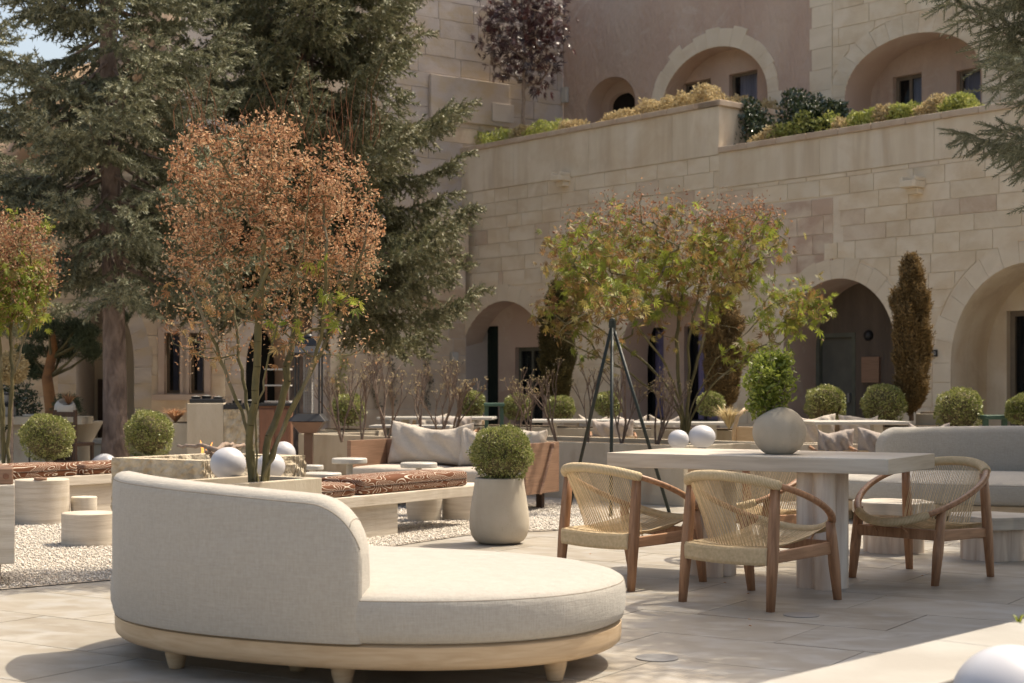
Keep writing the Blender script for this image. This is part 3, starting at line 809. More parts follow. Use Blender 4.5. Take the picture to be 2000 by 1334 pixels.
mb = MB(); plate(mb, bM, bR, Zf, ZR, 0.012, [b2]); wB = mb.build('wall', M['backA'], B)
ashlar(wB, WB, bM + .33, bR, Zf, ZR, [b2], .30, .75, [M['wallA'], M['pinkstone']], 12, cap=90, g=.34)
x = Zf
k = 0
while x < 8.5:                        # quoin strip of pale stone between plaster and ashlar
    MB().box(bM - .12 - .05 * (k % 2), bM + .32, -.012, .03, x + .003, x + .377).build('quoin_stone', M['band'], B); x += .38; k += 1
vb = ob('arch_ring', mesh('arch_ring', [(0, .03, 5), (.01, .03, 5), (.01, .03, 5.01)], [(0, 1, 2)], M['band']), B)
voussoirs(vb, Op(b1.x0, b1.x1, 5.4, b1.zs, b1.rz), .32, 0.0, M['band'], n=15, proud=.014, jag=.09)
voussoirs(wB, Op(b2.x0, b2.x1, 5.4, b2.zs, b2.rz), .33, 0.0, M['wallA'], n=15)
for o_, dp, mm in ((b1, .42, M['pink']), (b2, .75, M['recess']), (b0, .40, M['recess'])):
    r = MB(); reveal(r, o_, 0, dp, False); autosmooth(r.build('arch_reveal', mm, B))
def WRB(px0, px1, py0, py1, back):
    xm = (px0 + px1) / 2
    return Op(WB.s_at(px0, back), WB.s_at(px1, back), WB.z_at(xm, py1, back), WB.z_at(xm, py0, back))
def recB(o_, dp, m, holes):
    r = MB(); plate(r, o_.x0 - .7, o_.x1 + .7, Zf, o_.zs + o_.rz + .2, dp, holes); w_ = r.build('recess_wall', m, B)
    for h in holes:
        q = MB(); reveal(q, h, dp, dp + .12); q.build('reveal', m, w_)
w1 = WRB(1333, 1388, 158, 225, .42); w2 = WRB(1424, 1479, 140, 235, .42)
recB(b1, .42, M['pink'], [w1, w2])
window(B, w1, .42, M['frame'], M['curtain'], (0, 1), 0, .05); window(B, w2, .42, M['frame'], M['curtain'], (0.1, 1), 0, .05)
w3 = WRB(1744, 1800, 146, 235, .75); w4 = WRB(1868, 1915, 134, 235, .75)
recB(b2, .75, M['pink'], [w3, w4])
window(B, w3, .75, M['frame'], M['curtain'], (.45, 1), 1, .06); window(B, w4, .75, M['frame'], M['curtain'], (0, 1), 0, .05)
n1 = Op(WB.s_at(1189, .4), WB.s_at(1240, .4), Zf, bz(1210, 205, .4), .25)
recB(b0, .40, M['recess'], [n1]); MB().box(n1.x0 - .1, n1.x1 + .1, .62, .66, Zf, n1.zs + .5).build('dark_niche', M['dark'], B)
MB().box(bL - .5, bK, 1.6, 1.7, Zf, ZB).box(bK, bM, 1.6, 1.7, Zf, 8.95).box(bM, bR, 1.6, 1.7, Zf, ZR).box(bL - .5, bK, .05, 1.6, ZB - .2, ZB).box(bK, bM, .05, 1.6, 8.8, 8.95).box(bM, bR, .05, 1.6, ZR - .15, ZR).build('roof_mass', M['plain'], B)
MB().box(-.07, .07, -.08, -.0, -.16, .16).build('junction_box', M['white'], B, loc=(WB.s_at(1106), 0, bz(1106, 186)))

# ================= tall grey-pink wall at the back left
cs = WB.world(bL, 0, 0)
WC = Wall((cs.x, cs.y), 35.0)
C = thing('tall_stone_wall', 'tall grey pink stone wall behind the spruces at the back of the courtyard', 'building', WC.O, WC.a)
cL = WC.s_at(425)
dC = Op(WC.s_at(480), WC.s_at(560), 0, 1.5, .9)
mb = MB(); plate(mb, cL, 0, 0, 9.7, 0.012, [dC]); wC = mb.build('wall', M['backC'], C)
ashlar(wC, WC, cL, -.02, .05, 9.65, [dC], .34, .9, [M['wallC'], M['wallC'], M['pinkstone']], 21, cap=290, g=.3,
       skip=lambda x, z: z < 2.9 and x > WC.s_at(640))
lowC = MB(); x0_ = WC.s_at(640); x1_ = WC.s_at(905)
low = MB().box(x0_, x1_, -.10, .01, 0, 2.95).build('lower_wall', M['backC'], C)
ashlar(low, WC, x0_, x1_, .05, 2.9, [], .33, .62, [M['pinkstone'], M['redstone'], M['wallC'], M['pinkstone']], 22, cap=120, y=-.10)
# stepped buttress next to the arcade wall
for (p0, p1, q0, q1, dy, mm) in ((812, 900, 500, 412, .45, M['pinkstone']), (780, 900, 590, 502, .34, M['redstone'])):
    a, b = WC.s_at(p0), WC.s_at(p1 - 8)
    zz0, zz1 = WC.z_at(850, q0), WC.z_at(850, q1)
    MB().box(a, b, -dy, -.02, zz0, zz1).build('buttress_stone', mm, C, bevel=.02)
MB().box(WC.s_at(836), WC.s_at(990), -.11, -.03, WC.z_at(900, 240), WC.z_at(839, 146)).build('thickened_wall', M['wallC'], C, bevel=.01)
MB().box(WC.s_at(955), WC.s_at(997), -.13, -.112, WC.z_at(975, 240), WC.z_at(975, 205)).build('marble_plaque', M['backC'], C, bevel=.004)
voussoirs(wC, dC, .3, 0.0, M['wallC'], n=11)
q = MB(); reveal(q, dC, 0, .5, False); q.build('arch_reveal', M['recess'], C)
MB().box(dC.x0 - .1, dC.x1 + .1, .5, .54, 0, 2.5).build('door_leaf', M['dark'], C)
MB().box(cL, 0, 1.5, 1.7, 0, 9.6).box(cL, 0, .02, 1.5, 9.5, 9.7).box(cL, cL + .1, .02, 1.5, 0, 9.5).build('roof_mass', M['backC'], C)
wl = thing('wall_light', 'small square pale wall light left of the first arch', 'lamp', WC.world(WC.s_at(878), -.1, WC.z_at(878, 697)), WC.a)
MB().box(-.07, .07, -.13, -.02, -.09, .09).build('shade', M['white'], wl, bevel=.006); MB().box(-.05, .05, -.02, 0, -.06, .06).build('backplate', M['black'], wl)

# ================= far left building
WE = Wall((-6.2, 26.6), 4.0)
E = thing('left_building', 'mauve grey stone building with paired windows behind the big spruce trunk', 'building', WE.O, WE.a)
e1 = Op(WE.s_at(322), WE.s_at(352), WE.z_at(340, 768), WE.z_at(340, 650)); e2 = Op(WE.s_at(370), WE.s_at(399), WE.z_at(385, 768), WE.z_at(385, 650))
ea = Op(WE.s_at(148), WE.s_at(262), 0, 1.55, 1.2)
eL = WE.s_at(-150); eR = WE.s_at(440); zE = WE.z_at(100, 330)
mb = MB(); plate(mb, eL, eR, 0, zE, .012, [ea, e1, e2]); wE = mb.build('wall', M['backC'], E)
ashlar(wE, WE, eL, eR, .05, zE, [ea, e1, e2], .34, .8, [M['pinkstone'], M['wallC']], 31, cap=200, g=.12)
voussoirs(wE, ea, .3, -0.004, M['wallC'], n=13)
for h in (e1, e2):
    q = MB(); reveal(q, h, 0, .2); q.build('reveal', M['recess'], E)
    window(E, h, .10, M['frame'], M['curtain'], (.35, 1), 0, .05)
    b_ = MB(); b_.box(h.x0 - .11, h.x0 - .002, -.05, .01, h.z0 - .02, h.zs + .1).box(h.x1 + .002, h.x1 + .11, -.05, .01, h.z0 - .02, h.zs + .1).box(h.x0 - .002, h.x1 + .002, -.05, .01, h.zs + .002, h.zs + .1)
    b_.build('window_surround', M['recess'], E)
MB().box(e1.x0 - .2, e2.x1 + .2, -.12, .0, e1.z0 - .12, e1.z0 - .022).build('sill', M['recess'], E)
r = MB(); reveal(r, ea, 0, 1.6, False); autosmooth(r.build('arch_reveal', M['backC'], E))
MB().box(ea.x0 - .5, ea.x1 + .5, 1.6, 1.65, 0, 3.2).build('recess_wall', M['plain'], E)
MB().box(WE.s_at(157), WE.s_at(178), 1.5, 1.59, 0, 1.35).build('planter_door', M['darkwood'], E)
MB().box(eL, eR, 1.8, 2.0, 0, zE).box(eL, eR, .02, 1.8, zE - .1, zE).build('roof_mass', M['backC'], E)

# ================= cliff behind, sky above it on the left
def cliff():
    rr = random.Random(5); cols = []
    prof = [(-900, 250), (-300, 262), (0, 236), (60, 218), (110, 180), (160, 120), (215, 62), (290, 40), (380, -10), (450, -60), (620, -140), (900, -200), (1300, -200)]
    v = []; f = []; nx = 90; nz = 26
    for i in range(nx + 1):
        px = -900 + 2200 * i / nx
        for k in range(len(prof) - 1):
            if prof[k][0] <= px <= prof[k + 1][0]:
                t = (px - prof[k][0]) / (prof[k + 1][0] - prof[k][0]); py = prof[k][1] * (1 - t) + prof[k + 1][1] * t
        top = H + (HZ - py) * 52 / F
        for j in range(nz + 1):
            t = j / nz; z = top * t
            y = 52 + (1 - t) * -6 + 1.1 * sin(px * .021 + z * .8) + .7 * sin(px * .05 - z * 1.7) + rr.uniform(-.25, .25)
            v.append(((px - 1000) * 52 / F, y, z))
    for i in range(nx):
        for j in range(nz):
            a = i * (nz + 1) + j; f.append((a, a + nz + 1, a + nz + 2, a + 1))
    b0 = len(v)
    for i in range(nx + 1):
        x, y, z = v[i * (nz + 1) + nz]; v.append((x, y + 30, z + 1.5)); 
    for i in range(nx):
        f.append((i * (nz + 1) + nz, (i + 1) * (nz + 1) + nz, b0 + i + 1, b0 + i))
    o = ob('cliff', mesh('cliff', v, f, M['cliff'], True)); o['kind'] = 'structure'
cliff()
# ================================================================ furniture
def ell(a, b, n=96, e=2.0):
    return [(a * math.copysign(abs(cos(t)) ** (2 / e), cos(t)), b * math.copysign(abs(sin(t)) ** (2 / e), sin(t))) for t in (2 * pi * i / n for i in range(n))]

def curved_sofa(name, label, loc, rotz, a, b, back0, back1, zs=0.365, zb=0.80, thick=0.165, legs_at=(), flip=False):
    """pebble sofa: oval seat, backrest following the rim from angle back0 to back1 (degrees, local)"""
    t = thing(name, label, 'sofa', loc, rotz)
    # wooden plinth, in jointed segments
    NS = 8; per = 96
    base = ell(a - .012, b - .012, per, 2.15)
    prof = [(-.05, .088), (-.022, .092), (-.004, .108), (0, .135), (0, .180), (-.02, .190)]
    for sgm in range(NS):
        v = []; f = []
        i0 = sgm * per // NS; i1 = (sgm + 1) * per // NS
        for i in range(i0, i1 + 1):
            x, y = base[i % per]; l = math.hypot(x, y)
            k = 1.0 if i not in (i0, i1) else .9995
            for dr, z in prof: v.append((x * (1 + dr / l) * k, y * (1 + dr / l) * k, z))
            v.append((x * .80, y * .80, .190)); v.append((x * .80, y * .80, .088))
        m_ = len(prof) + 2; n_ = i1 - i0
        for i in range(n_):
            for k in range(m_):
                k2 = (k + 1) % m_; f.append((i * m_ + k, (i + 1) * m_ + k, (i + 1) * m_ + k2, i * m_ + k2))
        f.append(tuple(range(m_))[::-1]); f.append(tuple(n_ * m_ + k for k in range(m_)))
        autosmooth(ob('base_rail', mesh('base_rail', v, f, M['oak']), t), 50)
    MB().prism([(x * .82, y * .82) for x, y in base], .10, .185).build('base_panel', M['oak'], t)
    lp = [(0.0, 0.0), (.030, 0.0), (.033, .010), (.046, .060), (.052, .115), (.052, .13)]
    for ang in legs_at:
        if isinstance(ang, tuple):
            q_ = Matrix.Rotation(-rotz, 3, 'Z') @ (Vector((*ang, 0)) - Vector(loc)); x, y = q_.x, q_.y
        else:
            an = RAD(ang); x, y = (a - .15) * cos(an), (b - .15) * sin(an)
        lg = MB().lathe(lp, 20).build('leg', M['oak'], t, smooth=True, loc=(x, y, 0))
        MB().lathe([(0, 0), (.026, 0), (.026, .005)], 16).build('glide', M['black'], lg, loc=(0, 0, -.004))
    # seat
    out = ell(a, b, 128, 2.15); v = []; f = []
    prof = [(-.028, .192), (-.006, .205), (.004, .24), (.006, .29), (.004, .33), (-.001, zs - .012), (-.012, zs), (-.03, zs + .010), (-.09, zs + .024), (-.2, zs + .036), (-.4, zs + .044), (-.6, zs + .047)]
    m_ = len(prof)
    for x, y in out:
        l = math.hypot(x, y)
        for dr, z in prof:
            k = max(0.02, (l + dr) / l); v.append((x * k, y * k, z))
    n = len(out)
    for i in range(n):
        j = (i + 1) % n
        for k in range(m_ - 1): f.append((i * m_ + k, j * m_ + k, j * m_ + k + 1, i * m_ + k + 1))
    f.append(tuple(i * m_ + m_ - 1 for i in range(n))); f.append(tuple(i * m_ for i in range(n))[::-1])
    seat = ob('seat', mesh('seat', v, f, M['fabric'], True), t)
    MB().tube([(x * (1 + .0005), y * (1 + .0005), zs - .009) for x, y in [(q[0] * (1 - .004), q[1] * (1 - .004)) for q in out + [out[0]]]], .0022, 6).build('seam', M['seam'], seat, smooth=True)
    # backrest: swept along the rim, rounded ends, rolled top
    fine = ell(a + .006, b + .006, 720, 2.15)
    i0, i1 = int(back0 * 2), int(back1 * 2)
    path = [fine[i % 720] for i in range(i0, i1 + 1)]
    acc = [0.0]
    for p, q in zip(path, path[1:]): acc.append(acc[-1] + math.hypot(q[0] - p[0], q[1] - p[1]))
    LT = acc[-1]
    R = .36
    def hz(s):
        e = max(0.0, min(s, LT - s)); near = (LT - s < s) != flip
        full = zb - (.065 * (s / LT) ** 2 + .03 * max(0, 1 - s / .4) ** 2 if not flip else .045 * (s / LT))
        r_ = .21 if near else (.055 if not flip else .19)
        if e >= r_: return full
        return full - r_ + (r_ * r_ - (r_ - e) ** 2) ** .5
    samp = []
    ns = 170
    for i in range(ns + 1):
        q = i / ns
        s = LT * (0.5 - 0.5 * cos(pi * q)) * .35 + LT * q * .65
        samp.append(s)
    v = []; f = []; ring = None; seamp = []
    for s in samp:
        k = 0
        while k < len(acc) - 2 and acc[k + 1] < s: k += 1
        tt = (s - acc[k]) / max(1e-6, acc[k + 1] - acc[k])
        x = path[k][0] * (1 - tt) + path[k + 1][0] * tt; y = path[k][1] * (1 - tt) + path[k + 1][1] * tt
        dx, dy = path[k + 1][0] - path[k][0], path[k + 1][1] - path[k][1]; l = math.hypot(dx, dy); nx, ny = dy / l, -dx / l   # outward
        e = max(0.0, min(s, LT - s)); shr = 1.0
        if e < .05: shr = (1 - (1 - e / .05) ** 2) ** .5 * .35 + .65
        zt = hz(s); th = thick; shr *= (1 if flip else .5 + .5 * min(1, s / .5))
        rr_ = .05
        zb_ = .192
        pr = [(-.004, zb_), (.006, zb_ + .02), (.008, (zb_ + zt) / 2), (.006, zt - .06), (.002, zt - .034), (-.004, zt - .022), (-.018, zt - .006), (-.045, zt + .002), (-.085, zt + .004), (-.125, zt - .004), (-.150, zt - .025), (-.163, zt - .06), (-.168, max(zb_, zt - .2)), (-.172, zb_ + .02), (-.165, zb_)]
        mid = -.082 * (1 if flip else .35 + .65 * min(1, s / .5))
        for dr, z in pr:
            dd = mid + (dr - mid) * shr * (thick / .165)
            v.append((x + nx * dd, y + ny * dd, z))
        dd = mid + (-.002 - mid) * shr * (thick / .165)
        seamp.append((x + nx * (dd + .001), y + ny * (dd + .001), zt - .030))
    m_ = 15
    for i in range(len(samp) - 1):
        for k in range(m_ - 1): f.append((i * m_ + k, (i + 1) * m_ + k, (i + 1) * m_ + k + 1, i * m_ + k + 1))
    f.append(tuple(range(m_))[::-1]); f.append(tuple((len(samp) - 1) * m_ + k for k in range(m_)))
    me = mesh('backrest', v, f, M['fabric'])
    bk = autosmooth(ob('backrest', me, t), 60)
    MB().tube(seamp[1:-1], .0026, 6).build('seam', M['seam'], bk, smooth=True)
    for k_ in ((len(samp) - 7,) if not flip else (6,)):
        MB().tube([Vector(v[k_ * m_ + q]) + Vector((0, 0, .001)) for q in range(5, 11)], .0018, 5).build('seam', M['seam'], bk, smooth=True)
    for e_ in (2, len(samp) - 3):     # closing seam down each end
        s = samp[e_]
    return t
curved_sofa('curved_sofa', 'big cream oval sofa with rounded back on a pale wood plinth in the left foreground', (-.645, 6.69, 0), RAD(-25), 1.155, .85,
            197.5, 291.5, legs_at=[(-1.70, 7.08), (-1.39, 6.36), (-.655, 5.95), (.17, 6.08), (-.88, 6.3), (.30, 6.95), (-.5, 7.35)])
curved_sofa('curved_sofa', 'cream oval sofa in tree shade at the right edge behind the rope chairs', (4.35, 13.55, 0), RAD(-18), 1.55, .9,
            12, 138, zb=.84, legs_at=(200, 225, 255, 285, 320, 20, 75, 130), flip=True)

# ---------------------------------------------------------------- rope armchairs
def rope_chair():
    t = thing('rope_armchair', 'x', 'armchair')
    RX, RY = .365, .425
    zc = .545; sl_ = -.40       # ring plane: z = zc + sl_ * y
    def ring(a, dz=0.0, k=1.0): # a measured from +x, counter clockwise; y forward
        x, y = RX * k * cos(a), RY * k * sin(a)
        return Vector((x, y, zc + sl_ * y + dz + (.012 * cos(2 * a))))
    # legs
    LX = .272
    for sx in (-1, 1):
        for yb, yt, zt in ((-.325, -.262, None), (.325, .250, None)):
            zt = zc + sl_ * yt - .012
            b0, b1 = Vector((sx * (LX + .012), yb, 0)), Vector((sx * (LX + (.012 if yt > 0 else 0)), yt, zt))
            v = []; ww = [(.017, 0), (.024, .45), (.022, .8), (.019, 1)]
            for r_, q in ww:
                c = b0.lerp(b1, q)
                v += [c + Vector((ex * r_, ey * r_ * 1.15, 0)) for ex, ey in ((-.8, -1), (.8, -1), (1, -.8), (1, .8), (.8, 1), (-.8, 1), (-1, .8), (-1, -.8))]
            f = [tuple(range(8))[::-1], tuple(24 + k for k in range(8))]
            for i in range(3):
                for k in range(8): f.append((i * 8 + k, i * 8 + (k + 1) % 8, (i + 1) * 8 + (k + 1) % 8, (i + 1) * 8 + k))
            lg = ob('leg', mesh('leg', v, f, M['teak'], True), t)
            MB().lathe([(0, 0), (.012, 0), (.012, .006)], 10).build('glide', M['black'], lg, loc=(b0.x, b0.y, -.005))
    # the ring: bare wooden arms at both sides, cord wrapping at back and front
    def arc(a0, a1, n, dz=0): return [ring(a0 + (a1 - a0) * i / n, dz) for i in range(n + 1)]
    aB0, aB1 = RAD(222), RAD(318)      # back arc
    aF0, aF1 = RAD(52), RAD(128)       # front arc
    for a0, a1 in ((aB1 - .05, aF0 + 2 * pi + .05), (aF1 - .05, aB0 + .05)):
        mb = MB(); mb.tube(arc(a0, a1, 40), [.0235] * 41, 12, flat=.72, up=(0, .3, 1)); mb.build('arm', M['teak'], t, smooth=True)
    mb = MB(); mb.tube(arc(aB0 - .10, aB1 + .10, 48), [.026] + [.031] * 47 + [.026], 14, flat=.9, up=(0, .3, 1)); mb.build('back_wrap', M['cordwrap'], t, smooth=True, uv=True)
    mb = MB(); mb.tube(arc(aF0 - .05, aF1 + .05, 40), [.024] + [.028] * 39 + [.024], 14, flat=.9, up=(0, .3, 1)); mb.build('front_wrap', M['cordwrap'], t, smooth=True, uv=True)
    # rails
    for sx in (-1, 1):
        MB().add([(sx * (LX - .012), -.29, .245), (sx * (LX + .012), -.29, .245), (sx * (LX + .012), -.29, .305), (sx * (LX - .012), -.29, .305),
                  (sx * (LX - .008), .29, .255), (sx * (LX + .016), .29, .255), (sx * (LX + .016), .29, .325), (sx * (LX - .008), .29, .325)],
                 [(0, 1, 2, 3), (7, 6, 5, 4), (0, 4, 5, 1), (1, 5, 6, 2), (2, 6, 7, 3), (3, 7, 4, 0)]).build('side_rail', M['teakY'], t, bevel=.006)
    MB().box(-LX, LX, .278, .302, .262, .325).build('front_rail', M['teak'], t, bevel=.006)
    # wrapped back rail (a flat box of cord with the strands standing proud)
    v = []; uv = []; f = []; n = 84
    pr = [(-.028, -.045), (-.034, -.030), (-.034, .030), (-.026, .043), (.02, .046), (.028, .038), (.028, -.036), (.018, -.046)]
    for i in range(n * 2 + 1):
        x = -LX + .010 + (2 * LX - .020) * i / (2 * n); k = 1.0 + (.035 if i % 2 else -.035)
        z0 = .285 - .010 * (1 - (x / LX) ** 2)
        for dy, dz in pr: v.append((x, -.305 + dy * k, z0 + dz * k)); uv.append((x, 0))
    for i in range(2 * n):
        for k in range(8): f.append((i * 8 + k, (i + 1) * 8 + k, (i + 1) * 8 + (k + 1) % 8, i * 8 + (k + 1) % 8))
    f += [tuple(range(8))[::-1], tuple(2 * n * 8 + k for k in range(8))]
    ob('back_rail_wrap', mesh('back_rail_wrap', v, f, M['cord']), t)
    # cords
    def strand(mb, pts, r=.0024): mb.tube(pts, r, 5, cap=False)
    mb = MB(); n = 46
    for i in range(n):
        u = -1 + 2 * i / (n - 1)
        pair = -.0024 * (1 if i % 2 else -1)
        a = RAD(270 + 42 * u)
        top = ring(a, -.02, .985); bot = Vector((u * .225 + pair, -.165 + .02 * u * u, .285 - .028 * (1 - u * u)))
        mid = top.lerp(bot, .5) + Vector((0, .012, -.006))
        strand(mb, [top, mid, bot])
    o = mb.build('back_cords', M['cord'], t, smooth=True); o['kind'] = 'stuff'
    mb = MB(); n = 58
    for i in range(n):
        u = -1 + 2 * i / (n - 1)
        back = Vector((u * .245, -.29, .333 - .010 * (1 - u * u)))
        a = RAD(90 - 38 * u); fr = ring(a, -.01, .97)
        m1 = back.lerp(fr, .3); m1.z -= .050 * (1 - u * u * .6) ; m2 = back.lerp(fr, .7); m2.z -= .045 * (1 - u * u * .6)
        strand(mb, [back, m1, m2, fr])
    for k in range(3):           # cross binding
        yy = -.165 + .02 * k
        pts = [Vector((-.235 + .47 * j / 16, yy, .290 - .030 * (1 - (-1 + j / 8) ** 2))) for j in range(17)]
        strand(mb, pts, .003)
    o = mb.build('seat_cords', M['cord'], t, smooth=True); o['kind'] = 'stuff'
    for sx in (-.09, .09):
        MB().tube([(sx, .40, .355), (sx * 1.15, .33, .30)], .006, 6).build('hook', M['teak'], t)
    return t
proto = rope_chair()
chairs = [((.716, 9.20), -46, 'rope-backed teak armchair nearest the curved sofa, at the left end of the stone table'),
          ((1.357, 8.39), -43.5, 'rope-backed teak armchair in full view before the stone table, its back to us'),
          ((1.66, 10.49), 135, 'rope armchair half hidden on the far side of the stone table'),
          ((2.52, 9.45), 134, 'rope armchair at the right end of the stone table, its seat facing us')]
for i, ((x, y), a, lb) in enumerate(chairs):
    c = proto if i == 0 else copy_tree(proto)
    c.location = (x, y, 0); c.rotation_euler = (0, 0, RAD(a)); c['label'] = lb; c['group'] = 'rope armchairs round the stone table'

# ---------------------------------------------------------------- stone table
TH = .765
tb = thing('stone_table', 'pale travertine dining table with thick top and clustered column legs', 'table', (0, 0, 0))
fl = Vector((.584, 9.467, 0)); fr_ = Vector((2.096, 8.556, 0)); ex = (fr_ - fl).normalized(); ey = Vector((-ex.y, ex.x, 0))
tw = .925; tl = (fr_ - fl).length
tb.location = (fl.x, fl.y, 0); ta = math.atan2(ex.y, ex.x); tb.rotation_euler = (0, 0, ta)
MB().box(0, tl, 0, tw, TH - .088, TH).build('tabletop', M['travtop'], tb, bevel=.004)
def lobes(r, n=4, k=.42, N=72):
    return [((r * (1 - k) + r * k * abs(sin(n * t / 2 + .6))) * cos(t), (r * (1 - k) + r * k * abs(sin(n * t / 2 + .6))) * sin(t)) for t in (2 * pi * i / N for i in range(N))]
for (x, y), r in (((1.81, 8.955), .150), ((1.245, 9.56), .150)):
    p = Vector((x, y, 0)) - fl; lx, ly = p.dot(ex), p.dot(ey)
    o = MB().prism(lobes(r), 0, TH - .09).build('leg', M['travleg'], tb, loc=(lx, ly, 0)); autosmooth(o, 35)
# ball vase with bush on the table
vz = thing('ball_vase', 'round cast stone vase with slanted opening on the stone table', 'vase', (1522 * 0 + (1522 - 1000) * 9.25 / F, 9.25, TH))
def ball_vase(R, m, ax, hole):
    mb = MB(); N = 48; v = []; f = []
    prof = [(R * .82 * sin(hole), R * .55 * cos(hole)), (R * .86 * sin(hole), R * .86 * cos(hole)), (R * .93 * sin(hole), R * .955 * cos(hole))]
    for i in range(25):
        a = hole + (pi - hole) * i / 24; prof.append((R * sin(a), R * cos(a)))
    mb.lathe(prof, N)
    rot = Vector((0, 0, 1)).rotation_difference(Vector(ax)).to_matrix()
    mb.v = [tuple(rot @ Vector(p)) for p in mb.v]
    mb.v = [(x * 1.02, y * 1.02, max(z, -.88 * R) * .97 + .88 * R * .97) for x, y, z in mb.v]
    return mb
ball_vase(.157, None, (-.42, .30, .86), .62).build('body', M['pot'], vz, smooth=True)
MB().lathe([(0, 0), (.085, 0), (.07, .012), (0, .014)], 20).build('soil', M['soil'], vz, loc=(-.05, .03, .19))
for dx, dz in ((.03, .297), (.0, .300)):
    MB().lathe([(0, 0), (.009, 0), (.009, .003)], 10).build('drain_hole', M['black'], vz, loc=(dx - .02, -.035, dz - .003))

# ---------------------------------------------------------------- big pot
pt = thing('planter_pot', 'tall rounded cast stone pot holding the round boxwood at the gravel edge', 'planter', (-.095, 11.53, 0))
pp = [(0, .0), (.10, 0), (.15, .006), (.185, .025), (.208, .06), (.222, .11), (.226, .16), (.220, .24), (.205, .34), (.190, .43), (.184, .485), (.180, .492), (.170, .494), (.160, .490), (.158, .46), (.0, .45)]
MB().lathe(pp, 56).build('body', M['pot'], pt, smooth=True)
MB().lathe([(0, .001), (.157, 0)], 24).build('soil', M['soil'], pt, loc=(0, 0, .462))

# ---------------------------------------------------------------- globes
def globe(loc, r, label, sq=.93, group=None, base=True):
    t = thing('globe_lamp', label, 'lamp', loc, group=group)
    prof = [(.25 * r, 0)] + [(r * sin(a), r * sq * (1 - cos(a))) for a in (pi * (.1 + .9 * i / 28) for i in range(29))]
    b0 = .012 if base else 0
    MB().lathe([(x, z + b0) for x, z in prof], 48).build('globe', M['globe'], t, smooth=True)
    MB().lathe([(.0, 0), (.32 * r, 0), (.34 * r, .02), (.2 * r, .035), (0, .035)], 24).build('base', M['black'], t, smooth=False)
    return t
ZP = .56
globe((-1.95, 10.55, ZP - .04), .122, 'larger white globe lamp left of the tall maple stems in the planter')
globe((-1.69, 10.75, ZP - .05), .102, 'white globe lamp half hidden behind the tall maple stems')
globe(Vector(G(1325, 880, .60)) * 1.0, .095, 'smaller of the two white globes side by side on the long planter')
globe(Vector(G(1371, 878, .60)) * 1.0, .125, 'larger of the two white globes side by side on the long planter', .86)
globe((-4.75, 17.9, 0.10), .16, 'grey white globe lamp low beside the big spruce trunk')
globe((-2.53, 17.0, .30), .135, 'white globe lamp standing before the red wood cabinet', 1.0)
globe((1.375, 4.22, .13), .165, 'white globe lamp cut off in the bottom right corner')

# ---------------------------------------------------------------- planters (maple planter, fire pit, long planter, right kerb)
def tray(name, label, c0, ang, lx, ly, z, wt, m, soil=.06, rough=None, cat='planter', bev=.006, z0=0):
    t = thing(name, label, cat, (c0[0], c0[1], 0), ang)
    mm = rough or m
    MB().box(0, lx, 0, wt, z0, z).build('side', mm, t, bevel=bev)
    MB().box(0, lx, ly - wt, ly, z0, z).build('side', mm, t, bevel=bev)
    MB().box(0, wt, wt + .001, ly - wt - .001, z0, z).build('side', m, t, bevel=bev)
    MB().box(lx - wt, lx, wt + .001, ly - wt - .001, z0, z).build('side', mm, t, bevel=bev)
    MB().box(wt, lx - wt, wt, ly - wt, z0, z - soil).build('soil', M['soil'], t)
    return t
# maple planter: right corner RC, runs back along -V and nearer along -U
RC = Vector((-1.28, 10.35, 0))
p0 = RC - U * 1.15 - V * .0
tray('stone_planter', 'square stone planter holding the orange maple behind the curved sofa', (RC - U * 1.15).to_tuple()[:2], RAD(57), 1.15, .60, ZP, .055, M['limestone'], .05)
# rough fire pit
FL = Vector((-3.14, 12.05, 0)); FN = FL + V * .98
fp = tray('fire_pit', 'rough split stone fire pit table with grey basin behind the planter', FL.to_tuple()[:2], RV, .98, 1.17, .62, .14, M['rough'], .09, cat='fire pit')
for c in fp.children:
    if c.name.startswith('soil'): c.data.materials.clear(); c.data.materials.append(M['steel'])
    else:                                   # chiselled faces, really uneven
        bm = bmesh.new(); bm.from_mesh(c.data)
        bmesh.ops.subdivide_edges(bm, edges=bm.edges[:], cuts=5, use_grid_fill=True)
        bmesh.ops.subdivide_edges(bm, edges=bm.edges[:], cuts=2, use_grid_fill=True)
        rr = random.Random(3)
        for v_ in bm.verts:
            if .02 < v_.co.z < .60:
                v_.co.x += rr.uniform(-.011, .011); v_.co.y += rr.uniform(-.011, .011)
        bm.to_mesh(c.data); bm.free()
        for md in list(c.modifiers): c.modifiers.remove(md)
def branch_log(p, q, r, label, seed):
    rr = random.Random(seed); p, q = Vector(p), Vector(q); pts = []; rs = []
    for i in range(12):
        t = i / 11; pts.append(p.lerp(q, t) + Vector((rr.uniform(-.012, .012), rr.uniform(-.012, .012), rr.uniform(-.008, .012) + .03 * sin(t * pi)))); rs.append(r * (1 - .45 * t) * rr.uniform(.85, 1.15))
    o = MB().tube(pts, rs, 9).build('firewood', M['twig'], None, smooth=True); tag(o, label, 'log'); return o
branch_log(P(432, 884, 11.9), P(346, 873, 12.3), .022, 'long grey branch lying across the fire pit rim', 1)
branch_log(P(425, 889, 12.2), P(402, 885, 11.95), .030, 'short charred log butt in the fire pit basin', 2)
branch_log(P(415, 891, 12.0), P(455, 868, 12.4), .026, 'forked grey log leaning up behind the globe lamp', 3)
branch_log(P(440, 890, 12.0), P(480, 872, 12.3), .022, 'thin log at the right of the fire pit', 4)
fm_ = bpy.data.materials.new('flame'); fm_.use_nodes = True
